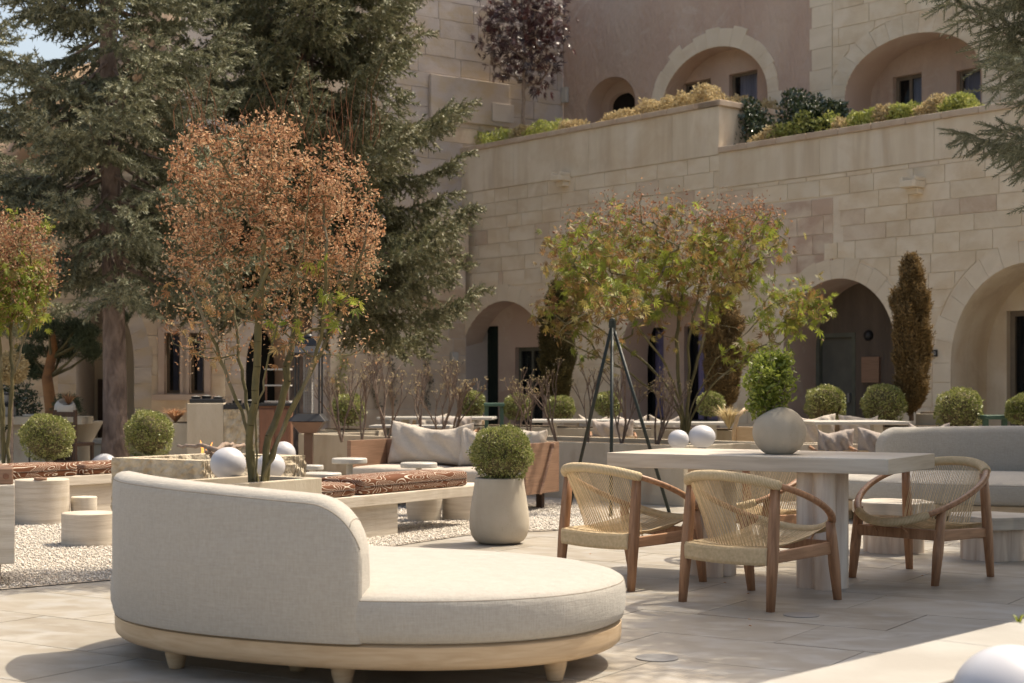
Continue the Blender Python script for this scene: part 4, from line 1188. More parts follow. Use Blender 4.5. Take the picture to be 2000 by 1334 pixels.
fb = fm_.node_tree.nodes['Principled BSDF']; fb.inputs['Base Color'].default_value = (.9, .35, .08, 1); fb.inputs['Emission Color'].default_value = (1, .38, .09, 1); fb.inputs['Emission Strength'].default_value = .9; fb.inputs['Alpha'].default_value = .45
ft = thing('fire', 'two small orange flames rising from the fire pit logs', 'flame', P(404, 884, 12.2))
for dx, h, b_ in ((-.035, .10, -.02), (.03, .085, .012), (0.0, .05, 0)):
    pr = MB(); pts = [(dx + b_ * (i / 8) ** 2, .01 * sin(i), h * i / 8) for i in range(9)]
    pr.tube(pts, [.011 * (1 - (i / 8)) ** .7 + .0006 for i in range(9)], 8); pr.build('flame', fm_, ft, smooth=True)
# long planter with bare hydrangeas and the green maple
LP0 = Vector((-2.70, 19.4, 0)); LPd = Vector((.718, -.696, 0)); LPa = math.atan2(LPd.y, LPd.x)
tray('stone_planter', 'long low limestone planter full of bare shrubs behind the wooden sofa', (LP0.x, LP0.y), LPa, 6.12, 1.55, .60, .09, M['limestone'], .05)
# right continuation of that planter
tray('stone_planter', 'narrow limestone planter right of the two small globes', (1.70 + .05, 15.14 + .7), LPa + RAD(52), 1.9, .5, .585, .08, M['limestone'], .05)
# kerb planter bottom right
KB = Vector((.67, 4.2, 0)); kd = Vector((1.13, 1.19, 0)).normalized(); ka = math.atan2(kd.y, kd.x)
kt = thing('stone_planter', 'sunlit white stone planter edge in the bottom right corner', 'planter', (KB.x - kd.x * 1.2, KB.y - kd.y * 1.2, 0), ka)
for k in range(5):
    MB().box(k * 1.1 + .002, k * 1.1 + 1.098, -.36, 0, 0, .35).build('kerb_stone', M['kerb'], kt, bevel=.006)
MB().box(0, 5.5, -2.2, -.361, 0, .13).build('soil', M['soil'], kt)

# ---------------------------------------------------------------- zebra benches
zb = mat('brown_white_contour_print', (0.26, .10, .05), rough=.9, bump=0)
nt = zb.node_tree; L_ = nt.links.new
tc = _n(nt, 'ShaderNodeTexCoord'); nz = _n(nt, 'ShaderNodeTexNoise'); nz.inputs['Scale'].default_value = 2.6; nz.inputs['Detail'].default_value = 0.0; nz.inputs['Distortion'].default_value = .9
mpz = _n(nt, 'ShaderNodeMapping'); mpz.inputs['Scale'].default_value = (1.0, 1.3, 2.6)
oiz = _n(nt, 'ShaderNodeObjectInfo'); adz = _n(nt, 'ShaderNodeVectorMath', operation='ADD')
L_(tc.outputs['Object'], mpz.inputs[0]); L_(mpz.outputs[0], adz.inputs[0]); L_(oiz.outputs['Random'], adz.inputs[1]); L_(adz.outputs[0], nz.inputs['Vector'])
mu = _n(nt, 'ShaderNodeMath', operation='MULTIPLY'); mu.inputs[1].default_value = 19.0; L_(nz.outputs['Fac'], mu.inputs[0])
fr = _n(nt, 'ShaderNodeMath', operation='FRACT'); L_(mu.outputs[0], fr.inputs[0])
rpz = _n(nt, 'ShaderNodeValToRGB'); e = rpz.color_ramp.elements
e[0].position = 0.0; e[0].color = (.62, .54, .44, 1); e[1].position = .13; e[1].color = (.62, .54, .44, 1)
x_ = e.new(.19); x_.color = (.135, .05, .023, 1); x_ = e.new(.95); x_.color = (.12, .044, .02, 1)
L_(fr.outputs[0], rpz.inputs[0]); L_(rpz.outputs[0], nt.nodes['Principled BSDF'].inputs['Base Color'])
def bench(label, O, t0, t1, z, th, wd, blocks, cushions):
    t = thing('stone_bench', label, 'bench', (O.x, O.y, 0), RAD(57))
    MB().box(t0, t1, 0, wd, z - th, z).build('slab', M['trav'], t, bevel=.005)
    for a, b in blocks: MB().box(a, b, .05, wd - .05, 0, z - th - .001).build('support_block', M['trav'], t, bevel=.005)
    for a, b, hh, y0, y1, lb in cushions:
        me = rbox_mesh('seat_cushion', b - a, y1 - y0, hh, .03, zb, puff=.012, n=12)
        c = O + Vector((cos(RAD(57)), sin(RAD(57)), 0)) * ((a + b) / 2) + Vector((-sin(RAD(57)), cos(RAD(57)), 0)) * ((y0 + y1) / 2)
        o = ob('bench_cushion', me, None, (c.x, c.y, z + .001), RAD(57)); tag(o, lb, 'cushion', 'brown patterned bench cushions')
        ln = [(x, y, hh * .5) for x, y in [(s_ * ((b - a) / 2 + .001), 0) for s_ in ()]]
        pp_ = [(-(b - a) / 2 - .001, -(y1 - y0) / 2 + .03, hh * .52), (-(b - a) / 2 + .028, -(y1 - y0) / 2 - .001, hh * .52), ((b - a) / 2 - .028, -(y1 - y0) / 2 - .001, hh * .52), ((b - a) / 2 + .001, -(y1 - y0) / 2 + .03, hh * .52)]
        MB().tube(pp_, .004, 6).build('piping', M['darkwood'], o)
bench('low travertine bench with brown patterned cushions left of the big pot', Vector((-1.17, 11.63, 0)), -.42, 1.68, .345, .085, .50, [(-.25, .57)],
      [(-.40, .03, .095, .03, .47, 'short brown and white patterned cushion beside the maple planter corner'), (.10, 1.52, .125, .03, .47, 'long brown and white patterned cushion on the bench left of the big pot')])
bench('low travertine bench with brown patterned cushions at the left edge', Vector((-4.0, 13.85, 0)), -1.6, 1.25, .37, .085, .50, [(-.10, 1.1)],
      [(-1.35, .14, .115, .03, .45, 'long brown and white patterned cushion on the bench at the left edge'), (.22, 1.15, .10, .03, .45, 'brown and white patterned cushion partly hidden behind the fire pit')])

# ---------------------------------------------------------------- round stone stools and cylinders
def drum(loc, r, h, label, taper=0.0, m='trav'):
    o = MB().lathe([(0, 0), (r * (1 - taper), 0), (r, h - .006), (r - .006, h), (0, h)], 48).build('stone_drum', M[m], None, loc=loc)
    autosmooth(o, 30); tag(o, label, 'stool'); return o
drum((-4.04, 13.2, 0), .228, .385, 'tall travertine drum table with a small dish, at the left')
drum((-3.13, 11.36, 0), .196, .245, 'low travertine drum stool nearest the sofa on the gravel')
drum((-3.72, 13.35, 0), .11, .225, 'smallest travertine drum between the bench and the low stool')
drum((-.77, 13.45, 0), .175, .33, 'tapered travertine drum behind the cushion bench, the left one', .18)
drum((-.42, 13.62, 0), .20, .32, 'travertine drum behind the cushion bench, next to the big pot')
di = thing('ashtray', 'small brown dish on the tall travertine drum', 'dish', (-4.0, 13.03, .386))
MB().lathe([(0, .004), (.045, .004), (.05, .022), (.056, .022), (.052, 0), (0, 0)], 20).build('bowl', M['walnut'], di, smooth=True)
MB().lathe([(0, 0), (.044, 0), (.044, .006), (0, .006)], 16).build('sand', M['gravelbed'], di, loc=(0, 0, .006))
def ped(loc, r, h, label, th=.045):
    t = thing('pedestal_table', label, 'side table', loc)
    MB().lathe([(0, h - th), (r - .006, h - th), (r, h - th + .008), (r, h - .008), (r - .008, h), (0, h)], 40).build('top', M['white'], t)
    MB().lathe([(0, .0), (.028, 0), (.028, h - th)], 20).build('stem', M['white'], t, smooth=False)
    MB().lathe([(0, 0), (r * .55, 0), (r * .55, .012), (.03, .018), (0, .018)], 32).build('foot', M['white'], t)
ped((-1.375, 13.0, 0), .150, .575, 'tallest small white pedestal table before the wooden sofa')
ped((-1.59, 12.75, 0), .175, .465, 'widest white pedestal table at the corner of the maple planter')
ped((-.85, 14.0, 0), .168, .49, 'white pedestal table standing before the middle of the wooden sofa')
ped((-1.80, 13.85, 0), .10, .475, 'little white pedestal table behind the widest one')
# clover shaped coffee tables behind the right chair
def clover(loc, r, h, label, rot):
    t = thing('coffee_table', label, 'coffee table', loc, rot)
    autosmooth(MB().prism(lobes(r, 6, .16), h - .085, h).build('top', M['travtop'], t, bevel=.005), 40)
    autosmooth(MB().prism(lobes(r * .74, 6, .16), 0, h - .086).build('base', M['travleg'], t), 40)
clover((2.72, 10.95, 0), .29, .36, 'travertine coffee table seen under the right rope chair', .3)
clover((3.28, 10.50, 0), .30, .30, 'lower travertine coffee table at the right edge of the picture', 1.0)

# ---------------------------------------------------------------- wooden sofa
ws_a = RAD(-28.2); WS = Vector((-1.636, 15.22, 0))
ws = thing('wooden_sofa', 'brown wood panel sofa with grey cushions behind the cushion bench', 'sofa', WS, ws_a)
MB().box(0, .045, 0, .70, .17, .65).build('arm_panel', M['walnut'], ws, bevel=.003)
MB().box(1.955, 2.0, 0, .70, .17, .65).build('arm_panel', M['walnut'], ws, bevel=.003)
MB().box(.046, 1.954, .655, .70, .17, .65).build('back_panel', M['walnut'], ws, bevel=.003)
MB().box(.046, 1.954, 0.0, .654, .17, .22).build('deck', M['walnut'], ws, bevel=.003)
for x in (.12, 1.82):
    for y in (.10, .56): MB().box(x, x + .06, y, y + .06, 0, .17).build('leg', M['darkwood'], ws)
MB().tube([(2.025, .52, .62), (2.03, .24, .17)], .016, 8).build('brace', M['walnut'], ws)
MB().box(2.0, 2.045, .50, .54, .585, .64).build('brace_block', M['walnut'], ws, bevel=.008)
def put(o_, par, p, rz):
    c = par.matrix_basis @ Vector(p) if False else Vector(par.location) + Matrix.Rotation(par.rotation_euler.z, 3, 'Z') @ Vector(p)
    o_.location = c; o_.rotation_euler = (o_.rotation_euler.x, o_.rotation_euler.y, par.rotation_euler.z + rz)
for k, (a, b) in enumerate(((.05, 1.0), (1.005, 1.95))):
    o = ob('seat_cushion', rbox_mesh('seat_cushion', b - a, .66, .17, .045, M['cushion'], puff=.02), ws, ((a + b) / 2, .30, .221))
for k, (x, w_, h_, tilt, lb) in enumerate(((.66, .98, .43, -12, 'big grey scatter pillow at the left of the wooden sofa'), (1.33, .56, .39, -15, 'grey pillow mostly behind the boxwood on the wooden sofa'), (1.70, .50, .40, -14, 'grey pillow by the right arm of the wooden sofa'))):
    o = ob('scatter_pillow', pillow_mesh('pillow', w_, h_, .22, M['cushion'], 5 + k)); tag(o, lb, 'pillow', 'pillows on the wooden sofa')
    o.rotation_euler = (RAD(tilt), 0, 0); put(o, ws, (x, .46 - .05 * (k % 2), .405), RAD((-2, 5, -6)[k]))

# ---------------------------------------------------------------- green tripod
tp = thing('garden_tripod', 'dark green tripod of three tall poles behind the stone table', 'tripod', (1.0, 14.45, 0))
ap = P(1196, 632, 14.45); o_ = Vector((1.0, 14.45, 0))
for q in (G(1112, 992), G(1193, 1010), G(1308, 1004)):
    d_ = (ap - q).normalized()
    MB().tube([q - o_, ap + d_ * .05 - o_], .0165, 10).build('leg', M['green'], tp, smooth=True)
MB().lathe([(0, -.04), (.035, -.04), (.035, .03), (0, .04)], 16).build('collar', M['green'], tp, loc=ap - o_)

# ---------------------------------------------------------------- lantern heater
ht = thing('lantern_heater', 'tall black lantern heater with mesh glass and bronze body', 'heater', PX(603, 16.2))
b4 = lambda s, z: [(-s, -s, z), (s, -s, z), (s, s, z), (-s, s, z)]
def frust(s0, z0, s1, z1): return MB().add(b4(s0, z0) + b4(s1, z1), [(3, 2, 1, 0), (4, 5, 6, 7), (0, 1, 5, 4), (1, 2, 6, 5), (2, 3, 7, 6), (3, 0, 4, 7)])
k_ = lambda py: H - (py - HZ) * 16.2 / F
frust(.045, 0, .045, k_(845)).build('post', M['copper'], ht); frust(.20, 0, .18, .05).build('foot', M['black'], ht)
frust(.09, k_(846), .17, k_(823)).build('body', M['copper'], ht, bevel=.01)
frust(.20, k_(822.5), .13, k_(808)).build('hood', M['black'], ht, bevel=.004)
for sx in (-1, 1):
    for sy in (-1, 1): MB().tube([(sx * .125, sy * .125, k_(808)), (sx * .125, sy * .125, k_(690))], .010, 6).build('upright', M['black'], ht)
ms = MB()
for i in range(14):
    a = 2 * pi * i / 14; ms.tube([(.055 * cos(a), .055 * sin(a), k_(806)), (.055 * cos(a), .055 * sin(a), k_(692))], .0025, 4, cap=False)
for j in range(40):
    z = k_(806) + (k_(692) - k_(806)) * j / 39; ms.tube([(.055 * cos(2 * pi * i / 12), .055 * sin(2 * pi * i / 12), z) for i in range(13)], .002, 4, cap=False)
ms.build('mesh_tube', M['steel'], ht)
frust(.20, k_(690), .12, k_(676)).build('cap', M['black'], ht, bevel=.006); frust(.11, k_(675.5), .09, k_(662)).build('cap', M['black'], ht, bevel=.006)
MB().lathe([(0, 0), (.04, 0), (.055, .02), (.03, .05), (0, .055)], 16).build('finial', M['black'], ht, smooth=True, loc=(0, 0, k_(662)))

# ---------------------------------------------------------------- barbecue block, cabinet, rack
bq = thing('barbecue_counter', 'stone counter block with split face side behind the fire pit', 'counter', PX(365, 17.5), RAD(8))
MB().box(0, .41, 0, .8, 0, 1.0).build('cheek_block', M['limestone'], bq, bevel=.008)
rb = MB().box(.412, .86, .01, .8, 0, .93).build('split_block', M['rough'], bq)
bm = bmesh.new(); bm.from_mesh(rb.data); bmesh.ops.subdivide_edges(bm, edges=bm.edges[:], cuts=16, use_grid_fill=True)
rr = random.Random(8)
for v_ in bm.verts: v_.co.y += rr.uniform(-.022, .016)
bm.to_mesh(rb.data); bm.free()
MB().box(.41, .88, -.01, .82, .935, .985).build('grill_plate', M['black'], bq)
for i in range(9): MB().box(.43 + i * .048, .452 + i * .048, .05, .7, .986, 1.0).build('grill_bar', M['black'], bq)
MB().box(.02, .40, .1, .7, 1.001, 1.05).build('tray', M['black'], bq, bevel=.01)
for i, (x, h_) in enumerate(((.08, .022), (.2, .03), (.33, .018), (.55, .03), (.7, .025))):
    q = thing('lidded_pot', 'black iron pot on the barbecue counter, ' + ('left one', 'second one', 'middle one', 'fourth one', 'right one')[i], 'pot', bq.location + Matrix.Rotation(RAD(8), 3, 'Z') @ Vector((x, .35, 1.05 if x < .41 else 1.0)), group='iron pots on the barbecue counter')
    MB().lathe([(0, 0), (.05, 0), (.058, h_), (.05, h_ + .004), (0, h_ + .004)], 18).build('body', M['black'], q, smooth=False)
    MB().lathe([(0, 0), (.052, 0), (.03, .006), (.01, .008), (.012, .013), (0, .014)], 14).build('lid', M['steel'], q, loc=(0, 0, h_ + .005))
cbn = thing('cabinet', 'reddish brown wooden cabinet beside the lantern heater', 'cabinet', PX(506, 17.6), RAD(5))
MB().box(0, .36, 0, .5, .30, .97).build('carcass', M['redwood'], cbn, bevel=.006)
for i in range(2): MB().box(.01 + i * .172, .175 + i * .172, -.02, -.001, .33, .93).build('door', M['redwood'], cbn, bevel=.004)
for x in (.02, .30): MB().box(x, x + .04, .03, .07, 0, .30).build('leg', M['redwood'], cbn)
MB().box(-.03, .40, -.04, .55, .972, 1.0).build('top', M['black'], cbn)
rk = thing('wall_rack', 'light metal shelf rack seen behind the maple stems', 'shelf', PX(518, 19.0))
for x in (0, .26): MB().box(x, x + .02, 0, .02, .9, 1.42).build('upright', M['redwood'], rk)
for z in (1.40, 1.20, 1.0): MB().box(-.01, .30, -.01, .25, z, z + .018).build('shelf', M['white'], rk)
MB().box(.07, .30, .02, .2, .92, .998).build('blue_crate', M['curtain'], rk)

# ---------------------------------------------------------------- left stone table and things on it
lt = thing('stone_table', 'pale stone bar table at the left edge with square legs', 'table', PX(-60, 18.6), RAD(4))
zt = .825
MB().box(0, 1.34, 0, .7, zt - .095, zt).build('tabletop', M['limestone'], lt, bevel=.005)
for x in (.50, .70): MB().box(x, x + .18, .1, .55, 0, zt - .096).build('leg', M['limestone'], lt, bevel=.005)
lamp = thing('storm_lantern', 'black and grey storm lantern on the left stone table', 'lantern', P(8, 813, 18.8)); lamp.location.z = zt
MB().lathe([(0, 0), (.13, 0), (.14, .02), (.14, .12), (.11, .135), (0, .135)], 24).build('tank', M['steel'], lamp)
MB().lathe([(0, 0), (.145, 0), (.12, .035), (0, .04)], 24).build('lid', M['black'], lamp, loc=(0, 0, .136))
MB().lathe([(.055, 0), (.06, .04), (.055, .09), (.0, .09)], 20).build('glass', M['steel'], lamp, loc=(0, 0, .177))
MB().lathe([(0, 0), (.065, 0), (.065, .02), (.03, .035), (0, .035)], 20).build('cap', M['black'], lamp, loc=(0, 0, .268))
ty = thing('tray', 'small white and black tray on the left stone table', 'tray', P(62, 812, 18.8)); ty.location.z = zt
MB().lathe([(0, 0), (.09, 0), (.115, .028), (.105, .03), (.085, .008), (0, .006)], 24).build('dish', M['white'], ty, smooth=True)
for a in range(5): MB().lathe([(0, 0), (.022, .01), (.018, .03), (0, .036)], 10).build('pebble', M['black'], ty, loc=(.05 * cos(a * 1.3), .05 * sin(a * 1.3), .008))
bv = thing('ball_vase', 'small white ball vase with dried leaves on the left stone table', 'vase', P(127, 812, 18.75)); bv.location.z = zt
ball_vase(.125, None, (.25, -.45, .85), .72).build('body', M['white'], bv, smooth=True)
MB().lathe([(0, 0), (.07, 0), (.05, .012), (0, .014)], 16).build('soil', M['soil'], bv, loc=(.015, -.02, .14))
dc = thing('bar_chair', 'dark brown wooden bar chair behind the left boxwood', 'chair', PX(146, 17.9), RAD(-20))
for x in (-.18, .10):
    for y in (-.17, .15): MB().box(x, x + .035, y, y + .035, 0, .92 if y < 0 else .50).build('leg', M['darkwood'], dc, bevel=.004)
MB().box(-.19, .14, -.18, .19, .501, .54).build('seat', M['darkwood'], dc, bevel=.006)
for z in (.60, .72, .84): MB().box(-.144, .099, -.165, -.14, z, z + .06).build('slat', M['darkwood'], dc, bevel=.004)
for z in (.18, .30): MB().box(-.144, .099, -.16, -.14, z, z + .035).build('stretcher', M['darkwood'], dc)
cb_ = thing('stone_basin', 'cone shaped pale stone basin between the dark chair and the spruce trunk', 'basin', PX(165, 19.5))
MB().lathe([(0, 0), (.10, 0), (.08, .25), (.10, .50), (.22, .72), (.24, .76), (.21, .76), (.0, .66)], 32).build('bowl', M['limestone'], cb_, smooth=True)
bs = thing('stone_bench', 'pale built-in stone ledge near the foot of the big spruce', 'bench', PX(150, 21.0), RAD(-20))
MB().box(0, 1.6, 0, .6, 0, .42).build('base', M['limestone'], bs, bevel=.01); MB().box(-.03, 1.63, -.04, .6, .421, .48).build('slab', M['floor'], bs, bevel=.006)
sp_ = thing('stone_planter', 'small square planter box of dried brown plants left of the barbecue', 'planter', PX(330, 18.0))
MB().box(0, .26, 0, .4, 0, .76).build('box', M['limestone'], sp_, bevel=.006); MB().box(.02, .24, .02, .38, .761, .775).build('soil', M['soil'], sp_)
# foreground pillar at the left edge
pi_ = thing('stone_pillar', 'travertine block pillar cut off by the left edge, notched at its foot', 'pillar', (-3.375, 8.77, 0), RAD(18))
MB().box(0, .51, 0, .5, .14, .60).build('block', M['trav'], pi_, bevel=.006); MB().box(0, .43, .01, .5, 0, .139).build('foot', M['trav'], pi_, bevel=.01)
wb = thing('wood_block', 'square wooden block with a round inlay on the left pillar', 'block', (-3.272, 8.83, .601), RAD(18))
MB().box(0, .385, 0, .3, 0, .095).build('body', M['walnut'], wb, bevel=.008)
o = MB().lathe([(0, 0), (.018, 0), (.018, .003), (.014, .004), (0, .004)], 20).build('inlay', M['redwood'], wb, loc=(.345, -.001, .048)); o.rotation_euler = (RAD(90), 0, 0)

# ---------------------------------------------------------------- floor fittings
for (px, py, lb) in ((1283, 1286, 'round grey floor hatch in the sunny paving near the sofa'), (1565, 1202, 'round floor hatch in the shaded paving before the rope chair')):
    g = G(px, py); t = thing('floor_hatch', lb, 'floor hatch', (g.x, g.y, .001))
    MB().lathe([(.078, 0), (.092, 0), (.092, .004), (.078, .005)], 40).build('ring', M['steel'], t)
    MB().lathe([(0, .0), (.076, 0), (.076, .0035), (0, .0035)], 40).build('disc', M['steel'] if py > 1250 else M['floor'], t)

# ---------------------------------------------------------------- far lounge furniture
def dining_table(px0, px1, d, z, label, rot, dep=.8, leg=True):
    a = PX(px0, d); b = PX(px1, d); L = b.x - a.x
    t = thing('outdoor_table', label, 'table', a, rot)
    MB().box(0, L, 0, dep, z - .035, z).build('tabletop', M['white'], t, bevel=.006)
    for x in (L * .22, L * .78): MB().box(x - .05, x + .05, dep * .4, dep * .55, 0, z - .036).build('leg', M['white'], t)
    return t
dining_table(1590, 1785, 17.0, .80, 'pale thin-topped table right of the ball vase', RAD(6), .9)
dining_table(735, 962, 21.0, .78, 'long pale table behind the bare shrubs left of the boxwood', RAD(-4))
dining_table(720, 880, 19.6, .70, 'lower pale table nearer behind the bare shrubs', RAD(-6), .5)
dining_table(1035, 1230, 20.0, .76, 'pale table behind the tripod poles', RAD(-4))
dining_table(1240, 1440, 19.5, .74, 'pale table behind the green maple trunk', RAD(-2))
def lounge(px, d, w_, z, label, rot, n=2, pm='cushion', h_=.42, wood='oak', low=.30):
    t = thing('outdoor_sofa', label, 'sofa', PX(px, d), rot)
    MB().box(0, w_, 0, .7, .14, low).build('frame', M[wood], t, bevel=.01)
    MB().box(0, w_, .66, .72, low, z - .10).build('back_rail', M[wood], t, bevel=.01)
    for x in (.05, w_ - .11): MB().box(x, x + .06, .05, .11, 0, .14).build('leg', M[wood], t); 
    ob('seat_cushion', rbox_mesh('seat_cushion', w_ - .04, .62, .14, .04, M[pm], puff=.01, n=8), t, (w_ / 2, .33, low + .001))
    for k in range(n):
        o = ob('back_cushion', pillow_mesh('back_cushion', w_ / n - .03, h_, .2, M[pm], 40 + k + int(px)), t, ((k + .5) * w_ / n, .5, z - h_)); o.rotation_euler = (RAD(-12), 0, 0)
lounge(1560, 17.9, 1.0, .88, 'white cushioned sofa behind the thin-topped table', RAD(-6), 2, 'cushion', .46, low=.34)
lounge(730, 22.3, 1.55, .80, 'white outdoor sofa far behind the bare shrubs', RAD(-4), 3)
lounge(1125, 21.2, 1.5, .80, 'white outdoor sofa far behind the tripod', RAD(-4), 3)
def lchair(px, py, d, label, rot, w_=.52):
    """low lounge chair seen from behind: wooden rails and one mauve pillow"""
    t = thing('lounge_chair', label, 'chair', PX(px, d), rot, 'low wooden lounge chairs with mauve pillows')
    z = H - (py - HZ) * d / F
    for x in (0, w_ - .04):
        for y in (0, .55): MB().tube([(x + .02, y, 0), (x + .02, y + .03, z - .05 if y == 0 else z - .03)], .018, 8).build('leg', M['teak'], t, smooth=True)
        MB().tube([(x + .02, -.03, z - .05), (x + .02, .62, z - .01)], .018, 8).build('arm', M['teak'], t, smooth=True)
    MB().box(.02, w_ - .02, -.02, .02, z - .07, z - .035).build('back_rail', M['oak'], t, bevel=.008)
    MB().box(.02, w_ - .02, .0, .55, z - .34, z - .30).build('seat', M['teak'], t, bevel=.006)
    ob('seat_cushion', rbox_mesh('seat_cushion', w_ - .06, .52, .12, .04, M['cushion2'], n=8), t, (w_ / 2, .28, z - .299))
    o = ob('back_cushion', pillow_mesh('back_cushion', w_ - .08, .36, .20, M['cushion2'], int(px)), t, (w_ / 2, .10, z - .17)); o.rotation_euler = (RAD(10), 0, 0)
lchair(1668, 872, 15.2, 'low chair with mauve pillow left of the shaded curved sofa', RAD(-3))
lchair(1768, 862, 16.4, 'low chair whose mauve pillow just shows above the curved sofa back', RAD(-3))
lchair(1590, 872, 15.6, 'low wooden chair beside the ball vase, mostly hidden', RAD(-3), .45)
lchair(840, 838, 20.6, 'low chair with mauve pillow behind the grey pillow and bare shrubs', RAD(-6), .6)
lchair(1150, 846, 19.0, 'low chair with mauve pillow behind the tripod feet', RAD(-3), .6)
rc = thing('round_back_chair', 'light wood chair with rounded arm between the maple and the ball vase', 'chair', PX(1432, 17.2), RAD(-10))
MB().tube([(0, 0, .40), (.01, 0, .70), (.05, .02, .86), (.12, .06, .93), (.14, .5, .93)], .022, 8).build('arm', M['oak'], rc, smooth=True)
MB().box(.03, .40, .02, .05, .30, .74).build('back_panel', M['oak'], rc, bevel=.01); MB().box(.03, .40, .05, .5, .38, .44).build('seat', M['oak'], rc, bevel=.01)
for x in (.04, .34): MB().box(x, x + .04, .05, .09, 0, .38).build('leg', M['oak'], rc)
def gstool(px, py, d, label, w_, h_):
    z = H - (py - HZ) * d / F; t = thing('green_stool', label, 'stool', PX(px, d))
    MB().box(-w_ / 2, w_ / 2, 0, .3, z - .05, z).build('seat', M['greenpaint'], t, bevel=.012)
    for x in (-.14, .08): MB().box(x, x + .06, .1, .16, 0, z - .051).build('leg', M['greenpaint'], t, bevel=.004)
gstool(1950, 811, 17.8, 'sage green stool between the two right boxwoods', .30, .3)
gstool(965, 787, 22.0, 'sage green stool far behind the bare shrubs', .30, .3)
# low walls carrying the far boxwoods
def lowwall(px0, px1, d0, d1, z, label):
    a, b = PX(px0, d0), PX(px1, d1); v = b - a; an = math.atan2(v.y, v.x)
    t = thing('planter_wall', label, 'planter', a, an)
    n = max(1, int(v.length / .9))
    for i in range(n): MB().box(i * v.length / n + .002, (i + 1) * v.length / n - .002, 0, .55, 0, z).build('block', M['limestone'], t, bevel=.006)
    MB().box(.05, v.length - .05, .05, .5, z + .001, z + .02).build('soil', M['soil'], t)
lowwall(1560, 2080, 19.3, 17.6, .70, 'low pale planter wall with round boxwoods at the right')
lowwall(1788, 1852, 18.9, 18.75, .86, 'square stone block at the foot of the dry cypress')
lowwall(860, 1450, 22.8, 20.0, .62, 'low pale planter wall with round boxwoods in the middle distance')
lowwall(625, 740, 20.5, 20.2, .62, 'short pale planter box behind the heater with a dark boxwood')
# ================================================================ vegetation
def rot_to(d, roll):
    """(n,3) directions + roll -> (n,3,3) matrices whose x axis is d"""
    d = d / np.maximum(1e-9, np.linalg.norm(d, axis=1, keepdims=True))
    up = np.where(np.abs(d[:, 2:3]) > .95, np.array([[1., 0, 0]]), np.array([[0, 0, 1.]]))
    b = np.cross(up, d); b /= np.linalg.norm(b, axis=1, keepdims=True); c = np.cross(d, b)
    cr, sr = np.cos(roll)[:, None], np.sin(roll)[:, None]
    b2 = b * cr + c * sr; c2 = -b * sr + c * cr
    return np.stack([d, b2, c2], axis=2)
def inst(tv, tf, pos, R, sc):
    n = len(pos); k = len(tv)
    v = np.einsum('nij,kj->nki', R, tv) * np.asarray(sc).reshape(-1, 1, 1) + pos[:, None, :]
    f = (tf[None] + (np.arange(n) * k)[:, None, None]).reshape(-1, tf.shape[1])
    return v.reshape(-1, 3), f
def merge(parts):
    vs, fs, n = [], [], 0
    for v, f in parts:
        vs.append(v); fs.append(f + n); n += len(v)
    return np.vstack(vs), np.vstack(fs)
def rdir(n, rng, zb=0.0):
    d = rng.normal(size=(n, 3)); d[:, 2] += zb
    return d / np.linalg.norm(d, axis=1, keepdims=True)
# leaf templates, x = along the leaf, unit length, all triangles
T_BOX = (np.array([[0, 0, 0], [.5, .27, .06], [1, 0, 0], [.5, -.27, .06]]), np.array([[0, 1, 2], [0, 2, 3]]))
T_CURL = (np.array([[0, 0, 0], [.45, .30, .16], [1, .05, -.05], [.5, -.24, .2], [.6, .04, -.04]]), np.array([[0, 1, 4], [1, 2, 4], [2, 3, 4], [3, 0, 4]]))
def star(droop=.25):
    v = [(0, 0, 0)]; f = []
    lob = [(-100, .42), (-62, .72), (-30, .9), (0, 1.0), (30, .9), (62, .72), (100, .42)]
    v.append((.04, 0, .03))
    prev = None
    for i, (a, l) in enumerate(lob):
        a = math.radians(a); w_ = .12
        tip = (l * cos(a), l * sin(a), -droop * l * l)
        s1 = (.5 * l * cos(a - .2), .5 * l * sin(a - .2), -.05); s2 = (.5 * l * cos(a + .2), .5 * l * sin(a + .2), -.05)
        b = len(v); v += [s1, tip, s2]; f += [(0, b, b + 1), (0, b + 1, b + 2)]
    return np.array(v, float), np.array(f)
T_STAR = star(.35)
def brush(nn=22, ln=1.0, nl=.17, w_=.022, seed=0, up=.25):
    """a spruce twig: thin stem with needles all round; length 1 along x"""
    r = np.random.default_rng(seed); v = []; f = []
    st = .018
    b = 0
    v += [(0, st, 0), (0, -st * .5, st), (0, -st * .5, -st), (ln, 0, 0)]; f += [(0, 1, 3), (1, 2, 3), (2, 0, 3)]
    for i in range(nn):
        x = (i + .5) / nn * ln; a = i * 2.4 + r.uniform(-.4, .4); l = nl * (1 - .35 * (x / ln) ** 3) * r.uniform(.8, 1.2)
        dy, dz = cos(a), sin(a)
        tip = (x + l * .75, dy * l * .85, dz * l * .85 + up * l * .3)
        b = len(v)
        v += [(x - w_, -dz * w_, dy * w_), (x + w_, dz * w_, -dy * w_), tip]; f.append((b, b + 1, b + 2))
    return np.array(v, float), np.array(f)
T_BR = brush(20, nl=.21, w_=.034); T_BR2 = brush(44, nl=.17, w_=.017, seed=2)

